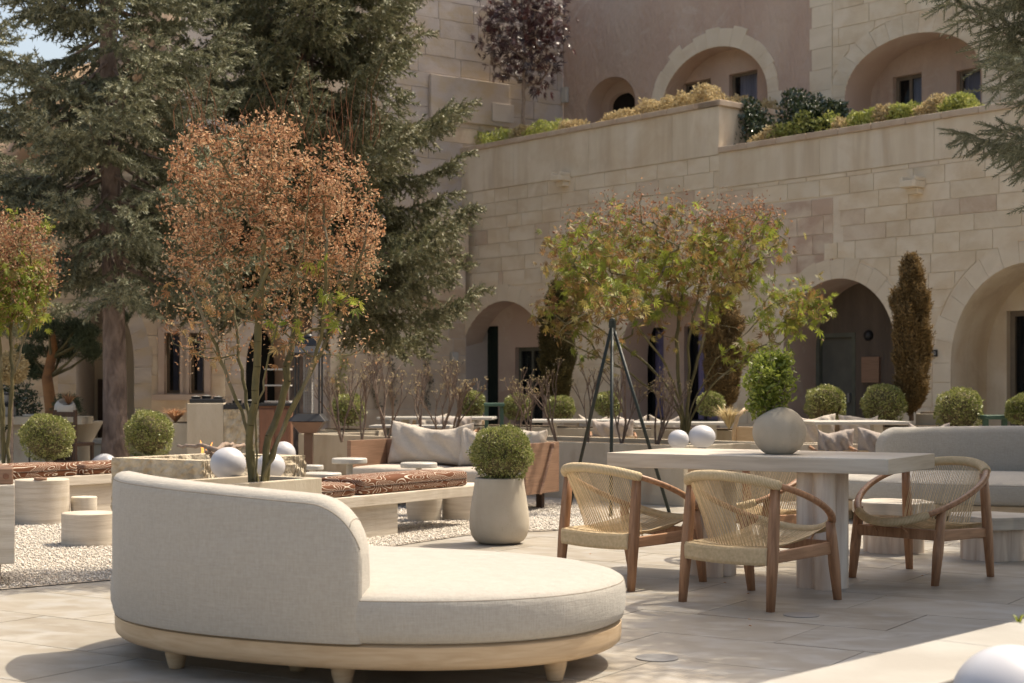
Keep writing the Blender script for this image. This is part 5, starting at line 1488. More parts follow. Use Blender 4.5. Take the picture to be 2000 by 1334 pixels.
def ball_leaves(r, n, size, rng, sq=1.0, rough=.045, core=.80):
    ph = rng.uniform(0, 6.28, 4); sq = rng.uniform(.92, 1.03)
    d = rdir(n, rng); thin = (np.sin(d[:, 0] * 9 + ph[3]) * np.sin(d[:, 1] * 8 + ph[0]) * np.sin(d[:, 2] * 9 + ph[1])); kp = (rng.random(n) < np.where(d[:, 2] < -.25, .42, 1.0)) & (rng.random(n) < np.where(thin > .45, .45, 1.0)); d = d[kp]; n = len(d)
    lump = 1 + rough * (np.sin(d[:, 0] * 5 + ph[0]) * np.sin(d[:, 1] * 6 + ph[1]) + np.sin(d[:, 2] * 7 + d[:, 0] * 4 + ph[2]))
    q3 = (np.abs(d) ** 3.2).sum(1) ** (1 / 3.2); lump = lump * (.62 + .38 * .80 / q3)
    rad = r * 1.03 * lump * (core + (1 - core) * rng.random(n) ** .35) * (1 + (rng.random(n) < .07) * rng.uniform(0, .10, n))
    pos = d * rad[:, None]; pos[:, 2] *= sq
    ld = d * .8 + rdir(n, rng) * .9; ld[:, 2] += .25
    return inst(*T_BOX, pos, rot_to(ld, rng.uniform(0, 6.28, n)), size * rng.uniform(.7, 1.25, n))
def box_mesh(r, n, size, seed, name='foliage'):
    rng = np.random.default_rng(seed); v, f = ball_leaves(r, n, size, rng)
    lo = v[:, 2] < -.86 * r; v[lo, 2] = -.86 * r + (v[lo, 2] + .86 * r) * .3
    return mesh(name, v, f, M['box'])
def boxwood(loc, r, label, me=None, n=5200, size=.021, seed=1, group=None, inner=None):
    t = thing('boxwood_ball', label, 'shrub', loc, group=group)
    me = me or box_mesh(r, n, size, seed)
    o = ob('foliage', me, t, (0, 0, r * .86)); o['kind'] = 'stuff'
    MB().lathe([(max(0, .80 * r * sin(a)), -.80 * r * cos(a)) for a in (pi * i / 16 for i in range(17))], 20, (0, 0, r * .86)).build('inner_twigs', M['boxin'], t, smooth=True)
    MB().tube([(0, 0, -.03), (0, 0, r * .4)], .014, 7).build('stem', M['twig'], t)
    return t
bw = boxwood((-.075, 11.53, .462), .238, 'round clipped boxwood in the tall pot at the gravel edge, largest of all', n=13000, size=.0185, seed=3)
# bare stems fringe at the bottom of the potted ball
lt_me = box_mesh(.262, 9000, .021, 4)
def lp_box(px, pyc, rpx, d, label, n, size, seed, group=None):
    r = rpx * d / F; c = P(px, pyc, d); return boxwood((c.x, c.y, c.z - .86 * r), r, label, n=n, size=size, seed=seed, group=group)
lp_box(92, 855, 51, 15.3, 'round boxwood at the left edge in front of the bar chair', 8500, .022, 5)
lp_box(291, 850, 47, 15.8, 'round boxwood right of the big spruce trunk', 8500, .022, 6)
t = thing('planter_pot', 'low pale pot under the left edge boxwood', 'planter', PX(92, 15.3)); MB().lathe([(0, 0), (.17, 0), (.20, .41), (.18, .41), (.17, .38), (0, .38)], 32).build('body', M['limestone'], t, smooth=False)
t = thing('planter_pot', 'low pale pot under the boxwood right of the spruce trunk', 'planter', PX(291, 15.8)); MB().lathe([(0, 0), (.17, 0), (.20, .45), (.18, .45), (.17, .42), (0, .42)], 32).build('body', M['limestone'], t, smooth=False)
for k, (px, py, rp, d, lb) in enumerate(((1612, 791, 39, 18.9, 'round boxwood at the right, first one beside the dark arch doorway'), (1726, 792, 43, 18.7, 'round boxwood just left of the dry orange cypress'),
        (1873, 803, 46, 18.2, 'round boxwood right of the dry orange cypress'), (1996, 802, 30, 17.7, 'round boxwood cut off by the right edge'))):
    lp_box(px, py, rp, d, lb, 4500, .030, 20 + k, 'boxwood balls on the right planter wall')
for k, (px, py, rp, d, lb) in enumerate(((922, 791, 27, 22.6, 'small far boxwood left of the green stool'), (1010, 796, 27, 22.2, 'small far boxwood right of the green stool'),
        (1095, 799, 28, 21.7, 'small far boxwood at the foot of the olive cypress'), (1188, 791, 26, 21.2, 'small far boxwood between the tripod poles'), (1388, 790, 26, 20.3, 'small far boxwood right of the green maple stems'),
        (680, 802, 34, 20.3, 'dark loose boxwood behind the lantern heater'))):
    lp_box(px, py, rp, d, lb, 2600, .034, 40 + k, 'boxwood balls in the middle distance')

# ---------------------------------------------------------------- branching shrubs and maples
def grow(stems, tips, rng, step=.07, wob=.012, up_pen=2.5, curl=.45):
    """stems: list of polylines (sharing a base); tips: (n,3) targets joined to the nearest lower wood"""
    nodes = []; par = []
    for s_ in stems:
        s_ = [Vector(p) for p in s_]; prev = -1; fine = []
        for a, b in zip(s_, s_[1:]):
            n = max(1, int((b - a).length / step)); fine += [a.lerp(b, i / n) for i in range(n)]
        fine.append(s_[-1])
        for i in range(1, len(fine) - 1): fine[i] = (fine[i - 1] + fine[i] * 2 + fine[i + 1]) / 4 + Vector(rng.normal(0, wob * .5, 3))
        for p in fine:
            nodes.append(tuple(p)); par.append(prev); prev = len(nodes) - 1
    base = np.array(stems[0][0], float)
    order = np.argsort(np.linalg.norm(tips - base, axis=1)); N = np.array(nodes); ends = []
    for ti in order:
        t = tips[ti]; df = t - N; ds = np.linalg.norm(df, axis=1)
        cost = ds + up_pen * np.maximum(0, -(df[:, 2] - .25 * ds)) * .4 - .15 * (N[:, 2] - base[2])
        cost[ds < step * .5] += 10
        k = int(np.argmin(cost)); p = N[k]; gp = par[k]
        d0 = (p - N[gp]) if gp >= 0 else np.array([0, 0, 1.]); d0 = d0 / max(1e-6, np.linalg.norm(d0)); L = ds[k]
        n = max(2, int(L / step)); prev = k; new = []
        for i in range(1, n + 1):
            q = i / n; c = p + d0 * L * curl; pt = p * (1 - q) ** 2 + c * 2 * q * (1 - q) + t * q * q
            pt = pt + rng.normal(0, wob, 3) * (q < 1); new.append(pt)
            par.append(prev); prev = len(par) - 1
        N = np.vstack([N, new]); ends.append(prev)
    return N, np.array(par), ends
def wood_mesh(name, N, par, m, r_tip=.0018, ex=.42, rmax=.035, rmin_scale=1.0):
    n = len(N); cnt = np.zeros(n); ch = np.zeros(n, int)
    for i in range(n):
        if par[i] >= 0: ch[par[i]] += 1
    for i in range(n - 1, -1, -1):
        if ch[i] == 0: cnt[i] = 1
        if par[i] >= 0: cnt[par[i]] += cnt[i]
    rad = np.minimum(rmax, r_tip * cnt ** ex)
    d = np.zeros((n, 3))
    for i in range(n):
        d[i] = N[i] - N[par[i]] if par[i] >= 0 else np.array([0, 0, 1.])
    R = rot_to(d + 1e-9, np.zeros(n)); K = 6
    an = np.arange(K) * 2 * pi / K
    ring = R[:, :, 1][:, None, :] * np.cos(an)[None, :, None] + R[:, :, 2][:, None, :] * np.sin(an)[None, :, None]
    v = (N[:, None, :] + ring * rad[:, None, None]).reshape(-1, 3)
    pr = ring[:]  # parent rings re-oriented with the child's frame so thin sides do not twist
    i = np.where(par >= 0)[0]; pv = (N[par[i]][:, None, :] + ring[i] * np.minimum(rad[par[i]], rad[i] * 1.6)[:, None, None]).reshape(-1, 3)
    off = len(v); v = np.vstack([v, pv]); k = np.arange(K); k2 = (k + 1) % K
    a = off + np.arange(len(i))[:, None] * K; b = i[:, None] * K
    f = np.stack([a + k, a + k2, b + k2, b + k], axis=2).reshape(-1, 4)
    return mesh(name, v, f, m, True), rad
def envelope(rng, n, fn, lo, hi):
    out = []
    while len(out) < n:
        p = rng.uniform(lo, hi, (n, 3))
        for q in p:
            if rng.random() < fn(q): out.append(q)
            if len(out) >= n: break
    return np.array(out)
def pxz(q): return 1000 + F * q[0] / q[1], HZ + F * (H - q[2]) / q[1]
def scatter(tv, centers, per, spread, size, rng, zb=-.2, jit=.35):
    n = len(centers) * per; c = np.repeat(centers, per, 0) + rng.normal(0, spread, (n, 3))
    return inst(tv[0], tv[1], c, rot_to(rdir(n, rng, zb), rng.uniform(0, 6.28, n)), size * rng.uniform(1 - jit, 1 + jit, n))
def blob(px, py, d, rx, ry, rz):
    c = P(px, py, d); return (c.x, c.y, c.z, rx * d / F, ry, rz * d / F)
def inb(q, bl, k=1.0):
    return min(((q[0] - b[0]) / b[3]) ** 2 + ((q[1] - b[1]) / b[4]) ** 2 + ((q[2] - b[2]) / b[5]) ** 2 for b in bl) < k

# --- orange maple in the near planter
rng = np.random.default_rng(101)
D1 = 9.95
b0 = Vector((-1.655, D1, ZP - .06))
def st(px, py, dd, d=D1): return P(px, py, d + dd)
stems1 = [[b0, st(488, 870, .0), st(455, 760, .0), st(415, 660, -.1), st(370, 560, -.15), st(345, 470, -.2)],
          [b0 + Vector((.01, .03, 0)), st(492, 860, .1), st(478, 760, .15), st(462, 640, .25), st(430, 500, .3), st(400, 340, .3)],
          [b0 + Vector((-.03, 0, 0)), st(487, 850, -.05), st(498, 740, -.1), st(505, 640, -.1), st(515, 480, -.1), st(535, 250, -.1)],
          [b0 + Vector((.04, .02, 0)), st(520, 880, .05), st(548, 790, .1), st(568, 690, .1), st(582, 600, .2), st(560, 430, .3), st(470, 260, .3)],
          [b0 + Vector((.05, -.02, 0)), st(512, 930, -.02), st(555, 830, -.1), st(600, 740, -.15), st(628, 660, -.2), st(640, 520, -.3), st(628, 380, -.3)],
          [b0 + Vector((.06, .03, 0)), st(525, 900, .05), st(572, 800, .0), st(625, 690, -.05), st(676, 590, -.1), st(712, 470, -.1), st(728, 400, -.1)],
          [b0 + Vector((0, -.02, 0)), st(500, 820, -.1), st(520, 720, -.3), st(545, 620, -.4), st(590, 500, -.45), st(610, 330, -.3)]]
bl1 = [blob(430, 400, D1, 85, .40, 140), blob(540, 390, D1, 75, .45, 150), blob(640, 420, D1, 85, .40, 115), blob(395, 310, D1, 62, .35, 62), blob(500, 290, D1, 70, .35, 62), blob(645, 335, D1, 70, .3, 52), blob(705, 430, D1, 40, .3, 60), blob(360, 420, D1, 36, .3, 80), blob(575, 320, D1, 50, .3, 45), blob(385, 490, D1, 45, .35, 60), blob(700, 490, D1, 46, .3, 50), blob(385, 290, D1, 40, .3, 40)]
tips = envelope(rng, 680, lambda q: (1.0 if sin(q[0] * 11 + 1) * sin(q[2] * 10) * sin(q[1] * 9 + 2) + .35 * sin(q[0] * 23) * sin(q[2] * 19) < .16 else .12) if inb(q, bl1) else 0, (-2.45, D1 - .6, 1.7), (-.65, D1 + .6, 3.1))
low = envelope(rng, 110, lambda q: 1.0, (-2.2, D1 - .45, 1.35), (-.95, D1 + .4, 2.0))
out_ = envelope(rng, 130, lambda q: 1.0 if not inb(q, bl1) and inb(q, bl1, 1.45) else 0, (-2.6, D1 - .7, 1.6), (-.5, D1 + .7, 3.3)); tips = np.vstack([tips, out_])
N, par, ends = grow(stems1, np.vstack([tips, low]), rng)
mp = thing('orange_maple', 'multi-stemmed maple with a dense crown of dry orange leaves in the square planter', 'tree', (b0.x, b0.y, b0.z))
N0 = N - np.array(b0)
me, rad = wood_mesh('trunk', N0, par, M['maplebark'], r_tip=.0028, ex=.44, rmax=.040); ob('trunk', me, mp)
ends = np.array(ends); E_ = N0[ends]; isl = E_[:, 2] + b0.z < 1.95
tw = N0[np.where((rad < .0045) & (N[:, 2] > 1.9))[0]]
parts = [scatter(T_CURL, E_[~isl], 13, .022, .027, rng, -.3), scatter(T_CURL, tw, 3, .014, .024, rng, -.3)]
v, f = merge(parts); o = ob('dry_leaves', mesh('dry_leaves', v, f, M['dry']), mp); o['kind'] = 'stuff'
# ragged long shoots above the crown
for i in range(70):
    x = rng.uniform(-2.15, -.85); y = D1 + rng.uniform(-.3, .3); z0 = rng.uniform(2.6, 2.85)
    p = Vector((x, y, z0)); q = p + Vector((rng.normal(0, .07), rng.normal(0, .06), rng.uniform(.18, .45))); c = (p + q) / 2 + Vector((rng.normal(0, .02), 0, 0))
    MB().tube([p - b0, c - b0, q - b0], [.002, .0016, .0009], 4, cap=False).build('shoot', M['orangetwig'], mp)
v, f = scatter(T_STAR, E_[isl][::2], 2, .05, .055, rng, -.9); o = ob('bronze_leaves', mesh('bronze_leaves', v, f, M['bronzeleaf']), mp); o['kind'] = 'stuff'
v, f = scatter(T_CURL, E_[isl], 16, .06, .022, rng, -.4); o = ob('withered_leaves', mesh('withered_leaves', v, f, M['dry']), mp); o['kind'] = 'stuff'
cl = np.array([P(px, py, D1 - .35) - b0 for px, py in ((618, 520), (612, 560), (640, 570), (668, 575), (690, 590), (655, 620), (610, 600), (560, 590), (540, 640), (520, 660), (470, 640), (585, 640), (498, 690), (450, 600), (420, 640), (630, 640))])
v, f = scatter(T_STAR, cl[[0, 2, 3, 4, 5, 8, 11]], 5, .03, .07, rng, -1.0); o = ob('fresh_leaves', mesh('fresh_leaves', v, f, M['greenleaf']), mp); o['kind'] = 'stuff'

# --- green maple in the long planter
rng = np.random.default_rng(202)
D2 = 16.4
b0 = P(1338, 860, D2); b0.z = .545
def st2(px, py, dd): return P(px, py, D2 + dd)
stems2 = [[b0, st2(1335, 800, 0), st2(1295, 700, -.2), st2(1245, 640, -.3), st2(1180, 560, -.4), st2(1100, 510, -.4)],
          [b0, st2(1325, 790, 0), st2(1295, 740, .2), st2(1250, 700, .3), st2(1170, 640, .3), st2(1080, 600, .3)],
          [b0, st2(1330, 780, 0), st2(1320, 660, .1), st2(1335, 560, .2), st2(1300, 470, .3), st2(1220, 410, .2)],
          [b0, st2(1345, 760, 0), st2(1375, 660, -.1), st2(1390, 560, -.2), st2(1440, 500, -.2), st2(1480, 420, -.2)],
          [b0, st2(1350, 790, 0), st2(1400, 700, .1), st2(1460, 650, .2), st2(1510, 590, .2), st2(1590, 560, .1)],
          [b0, st2(1345, 780, 0), st2(1345, 660, -.1), st2(1370, 540, .0), st2(1380, 450, .1), st2(1400, 410, .1)],
          [b0, st2(1325, 800, -.1), st2(1270, 760, -.3), st2(1200, 710, -.4), st2(1130, 680, -.4)],
          [b0, st2(1355, 800, -.1), st2(1400, 740, -.3), st2(1455, 700, -.4), st2(1495, 680, -.3)]]
bl2 = [blob(1190, 500, D2, 150, .9, 95), blob(1290, 470, D2, 120, .8, 90), blob(1430, 460, D2, 110, .8, 80), blob(1370, 520, D2, 120, .7, 90), blob(1110, 600, D2, 75, .6, 60),
       blob(1560, 590, D2, 75, .5, 60), blob(1500, 640, D2, 60, .4, 45), blob(1300, 620, D2, 150, .5, 60), blob(1440, 700, D2, 60, .4, 40), blob(1180, 690, D2, 60, .4, 40), blob(1190, 585, 14.6, 75, .5, 38)]
wts = [1, .9, .8, .7, .8, 1, .7, .25, .3, .3, 1]
def den(q):
    for b, w_ in zip(bl2, wts):
        if inb(q, [b]): return w_
    return 0
tips = envelope(rng, 500, den, (.15, D2 - 2.2, 1.3), (3.6, D2 + 1, 3.4))
bt = [blob(1215, 400, D2, 62, .5, 36), blob(1270, 430, D2, 50, .5, 26), blob(1400, 415, D2, 55, .5, 30), blob(1475, 425, D2, 62, .5, 42), blob(1335, 455, D2, 80, .5, 22)]
tipt = envelope(rng, 95, lambda q: 1.0 if inb(q, bt) else 0, (.15, D2 - 1, 2.7), (3.6, D2 + 1, 3.6))
N, par, ends = grow(stems2, np.vstack([tips, tipt]), rng, step=.10)
gm = thing('green_maple', 'spreading green and bronze maple in the long planter behind the stone table', 'tree', b0)
N0 = N - np.array(b0); me, rad = wood_mesh('trunk', N0, par, M['maplebark'], r_tip=.0032, ex=.43, rmax=.048); ob('trunk', me, gm)
E_ = N0[np.array(ends)]; zz = E_[:, 2] + b0.z; top = zz + rng.normal(0, .16, len(zz)) > 2.80; rest = ~top
right = (E_[:, 0] + b0.x > 2.55) & rest; sel = rng.random(len(E_))
g_ = rest & ((sel < .42) | (right & (sel < .8))); h_ = rest & ~g_
for msk, mm, nm, tpl, per, sz in ((g_, 'greenleaf', 'green_leaves', T_STAR, 9, .088), (h_, 'mapleleaf', 'bronze_leaves', T_STAR, 8, .078), (top, 'redbrown', 'red_brown_leaves', T_CURL, 5, .036)):
    v, f = scatter(tpl, E_[msk], per, .075, sz, rng, -1.0 if tpl is T_STAR else -.3); o = ob(nm, mesh(nm, v, f, M[mm]), gm); o['kind'] = 'stuff'
v, f = scatter(T_CURL, N0[np.where((rad < .006) & (N[:, 2] > 1.7))[0]], 2, .05, .034, rng, -.3); o = ob('withered_leaves', mesh('withered_leaves', v, f, M['redbrown']), gm); o['kind'] = 'stuff'

# --- maple cut off by the left edge
rng = np.random.default_rng(303)
D3 = 14.2; b0 = PX(12, D3, .25)
stems3 = [[b0, P(20, 760, D3), P(40, 680, D3), P(70, 600, D3), P(90, 500, D3)], [b0, P(5, 760, D3), P(0, 660, D3), P(-20, 560, D3), P(-30, 430, D3)], [b0, P(25, 740, D3), P(22, 640, D3 + .2), P(40, 540, D3 + .2), P(20, 420, D3 + .1)],
          [b0, P(0, 740, D3), P(-40, 640, D3 + .1), P(-100, 540, D3), P(-120, 450, D3)]]
bl3 = [blob(0, 500, D3, 110, .55, 95), blob(-110, 510, D3, 90, .5, 90), blob(50, 520, D3, 70, .4, 60)]
bl3b = [blob(10, 590, D3, 85, .5, 50), blob(-90, 600, D3, 85, .5, 50)]
tips = envelope(rng, 420, lambda q: 1.0 if inb(q, bl3) else 0, (-6.2, D3 - .7, 1.5), (-4.1, D3 + .7, 2.9))
tipb = envelope(rng, 130, lambda q: 1.0 if inb(q, bl3b) else 0, (-6.2, D3 - .7, 1.3), (-4.1, D3 + .7, 2.4))
N, par, ends = grow(stems3, np.vstack([tips, tipb]), rng, step=.09)
m3 = thing('tan_maple', 'tan and green maple cut off by the left edge', 'tree', b0)
N0 = N - np.array(b0); me, rad = wood_mesh('trunk', N0, par, M['maplebark'], r_tip=.0028, ex=.42, rmax=.03); ob('trunk', me, m3)
E_ = N0[np.array(ends)]; lo_ = (P(0, 545, D3).z - b0.z) + rng.normal(0, .22, len(E_)) > E_[:, 2]
v, f = scatter(T_CURL, E_[~lo_], 22, .06, .030, rng, -.3); v2, f2 = scatter(T_CURL, E_[lo_], 8, .06, .030, rng, -.3)
v, f = merge([(v, f), (v2, f2)]); o = ob('dry_leaves', mesh('dry_leaves', v, f, M['redbrown']), m3); o['kind'] = 'stuff'
v, f = scatter(T_CURL, E_, 6, .06, .032, rng, -.3); o = ob('tan_leaves', mesh('tan_leaves', v, f, M['tan']), m3); o['kind'] = 'stuff'
v, f = scatter(T_STAR, E_[lo_], 10, .07, .075, rng, -.9); o = ob('green_leaves', mesh('green_leaves', v, f, M['greenleaf']), m3); o['kind'] = 'stuff'
cl = np.array([P(px, py, D3 - .3) - b0 for px, py in ((85, 440), (100, 436), (95, 445), (30, 430), (25, 415))]); v, f = scatter(T_STAR, cl, 5, .03, .06, rng, -.6); o = ob('bright_leaves', mesh('bright_leaves', v, f, M['greenleaf']), m3); o['kind'] = 'stuff'

# --- bare pruned hydrangeas in the long planter: each one its own shrub
rng = np.random.default_rng(404)
hyd = [(668, 848, 18.1, 722), (707, 848, 18.0, 705), (756, 850, 17.7, 706), (823, 846, 17.9, 712), (858, 850, 17.5, 716), (884, 840, 17.9, 714), (1003, 842, 17.3, 722), (1036, 842, 17.2, 706), (1090, 857, 16.7, 704), (1148, 860, 16.4, 712), (1214, 860, 16.2, 700), (1282, 864, 15.9, 726)]
where = ['leftmost, beside the lantern heater', 'second from the heater', 'third from the heater', 'over the big grey pillow, left', 'over the big grey pillow, middle', 'over the big grey pillow, right',
         'behind the potted boxwood, left of it', 'right above the potted boxwood', 'between the potted boxwood and the tripod', 'behind the left tripod pole', 'behind the middle tripod pole', 'behind the right tripod pole']
for k, ((px, py, d, pt_), wh) in enumerate(zip(hyd, where)):
    b = PX(px, d, .54); hgt = H - (pt_ - HZ) * d / F - b.z
    nodes = [np.array([0., 0, 0])]; par_ = [-1]; ends = []
    def fork(i0, dr, ln, dep):
        p = nodes[i0]; k = 3; q0 = i0
        bend = rng.normal(0, .10, 3)
        for s_ in range(k):
            p = p + (dr + bend * s_ / k) * ln / k; nodes.append(p); par_.append(q0); q0 = len(nodes) - 1
        if dep == 0 or p[2] > hgt * .97: ends.append(q0); return
        for c_ in range(2 if rng.random() < .75 else 3):
            sp_a = rng.uniform(.22, .50); az = rng.uniform(0, 6.28)
            nd = dr + np.array([cos(az) * sp_a, sin(az) * sp_a, .12]); nd /= np.linalg.norm(nd)
            fork(q0, nd, ln * rng.uniform(.62, .95), dep - 1)
    for s_ in range(int(rng.integers(2, 4))):
        az = rng.uniform(0, 6.28); le = rng.uniform(.12, .42); nd = np.array([cos(az) * le, sin(az) * le, 1.]); nd /= np.linalg.norm(nd)
        fork(0, nd, hgt * rng.uniform(.22, .31), 4)
    N = np.array(nodes) + np.array(b); par = np.array(par_)
    t = thing('bare_hydrangea', 'bare brown shrub in the long planter, ' + wh, 'shrub', b, group='bare pruned shrubs in the long planter')
    me, rad = wood_mesh('branches', N - np.array(b), par, M['darktwig'], r_tip=.0030, ex=.44, rmax=.024); ob('branches', me, t)
    e_ = N[np.array(ends)] - np.array(b); v, f = scatter(T_CURL, e_, 2, .01, .022, rng, 0)
    o = ob('dry_buds', mesh('dry_buds', v, f, M['tan']), t); o['kind'] = 'stuff'

# ---------------------------------------------------------------- bush in the ball vase
rng = np.random.default_rng(505)
b = Vector(((1500 - 1000) * 9.30 / F, 9.30, TH + .19))
bs_ = [blob(1503, 740, 9.33, 50, .15, 45), blob(1497, 780, 9.33, 46, .13, 40), blob(1510, 710, 9.33, 36, .1, 22)]
tips = envelope(rng, 240, lambda q: 1.0 if inb(q, bs_) else 0, (1.3, 9.1, .9), (1.85, 9.6, 1.4))
N, par, ends = grow([[b, b + Vector((0, .02, .1))], [b, b + Vector((-.05, 0, .1))], [b, b + Vector((.05, 0, .12))]], tips, rng, step=.03, wob=.003)
vb_ = thing('leafy_bush', 'bright yellow green bush growing out of the ball vase', 'plant', b)
me, rad = wood_mesh('stems', N - np.array(b), par, M['twig'], r_tip=.0012, ex=.4, rmax=.008); ob('stems', me, vb_)
v, f = scatter(T_BOX, N[np.where(rad < .0032)[0]] - np.array(b), 8, .017, .031, rng, .3); o = ob('leaves', mesh('leaves', v, f, M['bush']), vb_); o['kind'] = 'stuff'
# dried rosette in the small vase
def tuft(loc, h, n, m, label, name='dried_plant', spread=.5, cat='plant', wid=.008, group=None):
    t = thing(name, label, cat, loc, group=group); mb = MB()
    for i in range(n):
        a = rng.uniform(0, 6.28); l = h * rng.uniform(.6, 1.1); s_ = spread * rng.uniform(.1, 1) * l
        pts = [Vector((0, 0, 0)), Vector((cos(a) * s_ * .4, sin(a) * s_ * .4, l * .6)), Vector((cos(a) * s_, sin(a) * s_, l * rng.uniform(.75, 1)))]
        w_ = Vector((-sin(a), cos(a), 0)) * wid
        v = [pts[0] - w_, pts[0] + w_, pts[1] + w_, pts[1] - w_, pts[2]]; mb.add(v, [(0, 1, 2, 3), (3, 2, 4)])
    o = mb.build('leaves', m, t); o['kind'] = 'stuff'; return t
tuft(P(134, 792, 18.75), .17, 60, M['dry'], 'dried spiky plant in the small ball vase at the left', spread=1.3)
tuft(P(1424, 832, 19.0) + Vector((0, 0, -.04)), .30, 260, M['tan'], 'tuft of tan ornamental grass beside the green maple stems', 'ornamental_grass', spread=1.1, cat='grass')
tuft(P(343, 823, 18.2) + Vector((0, 0, -.02)), .20, 200, M['dry'], 'dried rusty plants in the small box left of the barbecue', spread=1.4)
tuft(P(1990, 1222, 5.3), .05, 10, M['greenleaf'], 'small green seedling on the white planter edge at the right', spread=1.0, wid=.004)

# ---------------------------------------------------------------- columnar dry cypresses
def cypress(px, py0, py1, wpx, d, m, label, seed, n=5200):
    rng = np.random.default_rng(seed); z0 = H - (py1 - HZ) * d / F; z1 = H - (py0 - HZ) * d / F; W = wpx * d / F / 2; Hh = z1 - z0
    t = thing('columnar_cypress', label, 'tree', PX(px, d, z0))
    q = rng.random(n); a = rng.uniform(0, 6.28, n)
    w_ = W * np.minimum(1, (q * 3.2) ** .5 * .75 + .32) * np.minimum(1, ((1 - q) * 3.0) ** .6 + .04) * (1 + .14 * np.sin(q * 21 + a * 2) + .12 * np.sin(a * 5 + q * 9))
    r_ = w_ * (.45 + .55 * rng.random(n) ** .5)
    pos = np.column_stack([np.cos(a) * r_, np.sin(a) * r_, q * Hh * .97])
    tf_ = np.sin(np.floor(a * 3.2) * 7.1 + np.floor(q * 9) * 3.3); r_ = r_ * (1 + .16 * tf_); pos = np.column_stack([np.cos(a) * r_, np.sin(a) * r_, q * Hh * .97 + .05 * tf_]); d_ = np.column_stack([np.cos(a) * .25, np.sin(a) * .25, np.ones(n)]) + rng.normal(0, .16, (n, 3))
    tv, tf = brush(9, nl=.30, w_=.06, seed=seed)
    v, f = inst(tv, tf, pos, rot_to(d_, rng.uniform(0, 6.28, n)), rng.uniform(.07, .16, n)); o = ob('foliage', mesh('foliage', v, f, M[m]), t); o['kind'] = 'stuff'
    MB().tube([(0, 0, -.1), (0.01, 0, Hh * .5), (0, 0, Hh * .9)], [.03, .02, .006], 7).build('trunk', M['twig'], t, smooth=True)
cypress(1780, 513, 806, 57, 18.85, 'cypress', 'dry orange brown columnar cypress right of the dark arch doorway', 61, 7500)
cypress(1412, 575, 800, 62, 21.5, 'cypress', 'dark brown columnar cypress behind the green maple', 62)
cypress(1088, 560, 790, 58, 24.0, 'cypress2', 'olive brown columnar cypress at the right pier of the first arch', 63)

# ---------------------------------------------------------------- terrace hedges and shrubs
def hedge(px0, px1, wall, back, top_of, hpx, m, label, seed, n=1800, size=.055, group='clipped hedge clumps along the terrace parapet', dep=.28, tpl=T_BOX):
    rng = np.random.default_rng(seed); s0, s1 = wall.s_at(px0, back), wall.s_at(px1, back)
    base = top_of; d = wall.d_at((px0 + px1) / 2, back); hh = hpx * d / F
    c = wall.world((s0 + s1) / 2, back, base - .12)
    t = thing('hedge_shrub', label, 'shrub', c, wall.a, group)
    L = s1 - s0; q = rng.random((n, 3)); x = (q[:, 0] - .5) * L * 1.04
    prof = (.72 + .28 * np.abs(np.sin(x * 4.3 + seed)) + .10 * np.sin(x * 11 + seed)) * np.minimum(1, (.5 - np.abs(x / L) + .03) * 6) ** .4
    z = .05 + (hh + .12) * prof * q[:, 1] ** .55; y = (q[:, 2] - .5) * 2 * dep * (1 - .5 * (z / (hh + .2)) ** 2)
    v, f = inst(tpl[0], tpl[1], np.column_stack([x, y, z]), rot_to(rdir(n, rng, .7), rng.uniform(0, 6.28, n)), size * rng.uniform(.7, 1.3, n))
    o = ob('foliage', mesh('foliage', v, f, M[m]), t); o['kind'] = 'stuff'
    mb = MB()
    for i in range(max(3, int(L / .25))):
        xx = (-.5 + (i + .5) / max(3, int(L / .25))) * L; mb.tube([(xx, 0, -.1), (xx + .03, .02, hh * .6)], .012, 5)
    mb.build('stems', M['twig'], t)
h1_ = [(858, 905, 'hedge', 20, 'dark green left end of the parapet hedge beside the spruce'), (905, 935, 'tan', 18, 'small tan patch near the left end of the parapet hedge'), (933, 1010, 'hedge', 28, 'green clump in the left part of the parapet hedge'), (1008, 1036, 'tan', 24, 'tan clump under the purple leaved tree'), (1034, 1108, 'hedge', 28, 'brightest green clump of the left parapet hedge'),
       (1105, 1138, 'tan', 24, 'tan right end of the left parapet hedge'), (1188, 1242, 'tan', 22, 'brown clump before the small arched niche')]
for k, (a, b, m_, hp, lb) in enumerate(h1_): hedge(a, b, WA, .50, zT1, hp, m_, lb, 300 + k, n=1700)
h1b_ = [(1252, 1330, 'tan', 32, 'straw coloured hedge clump below the left upper window'), (1328, 1405, 'tan', 40, 'tallest straw coloured hedge clump at the parapet corner')]
for k, (a, b, m_, hp, lb) in enumerate(h1b_): hedge(a, b, WA, .50, zT1, hp, m_, lb, 320 + k, n=2600)
# along the parapet return, running away from us
WRt = Wall((WA.world(sC - .45, .4, 0).x, WA.world(sC - .45, .4, 0).y), -48.98 + 90)
hedge(1408, 1525, WRt, .28, zT1, 30, 'tan', 'straw coloured hedge running back from the parapet corner', 330, n=3000)
h2_ = [(1480, 1530, 'tan', 26, 'small tan clump low on the stepped parapet'), (1520, 1640, 'hedge', 44, 'wide green clump on the lower parapet beside the glossy shrubs'), (1640, 1672, 'tan', 22, 'narrow tan gap in the right hedge'), (1668, 1722, 'hedge', 36, 'green clump left of the upper window with open curtain'),
       (1718, 1752, 'tan', 38, 'tan clump below the left edge of the upper right window'), (1750, 1800, 'hedge', 40, 'green clump right below the upper right window'), (1798, 1850, 'tan', 38, 'tan clump behind the spruce branch tips'), (1846, 1905, 'hedge', 32, 'green clump behind the right spruce branches')]
for k, (a, b, m_, hp, lb) in enumerate(h2_): hedge(a, b, WA, .50, zT2, hp, m_, lb, 340 + k, n=2200)
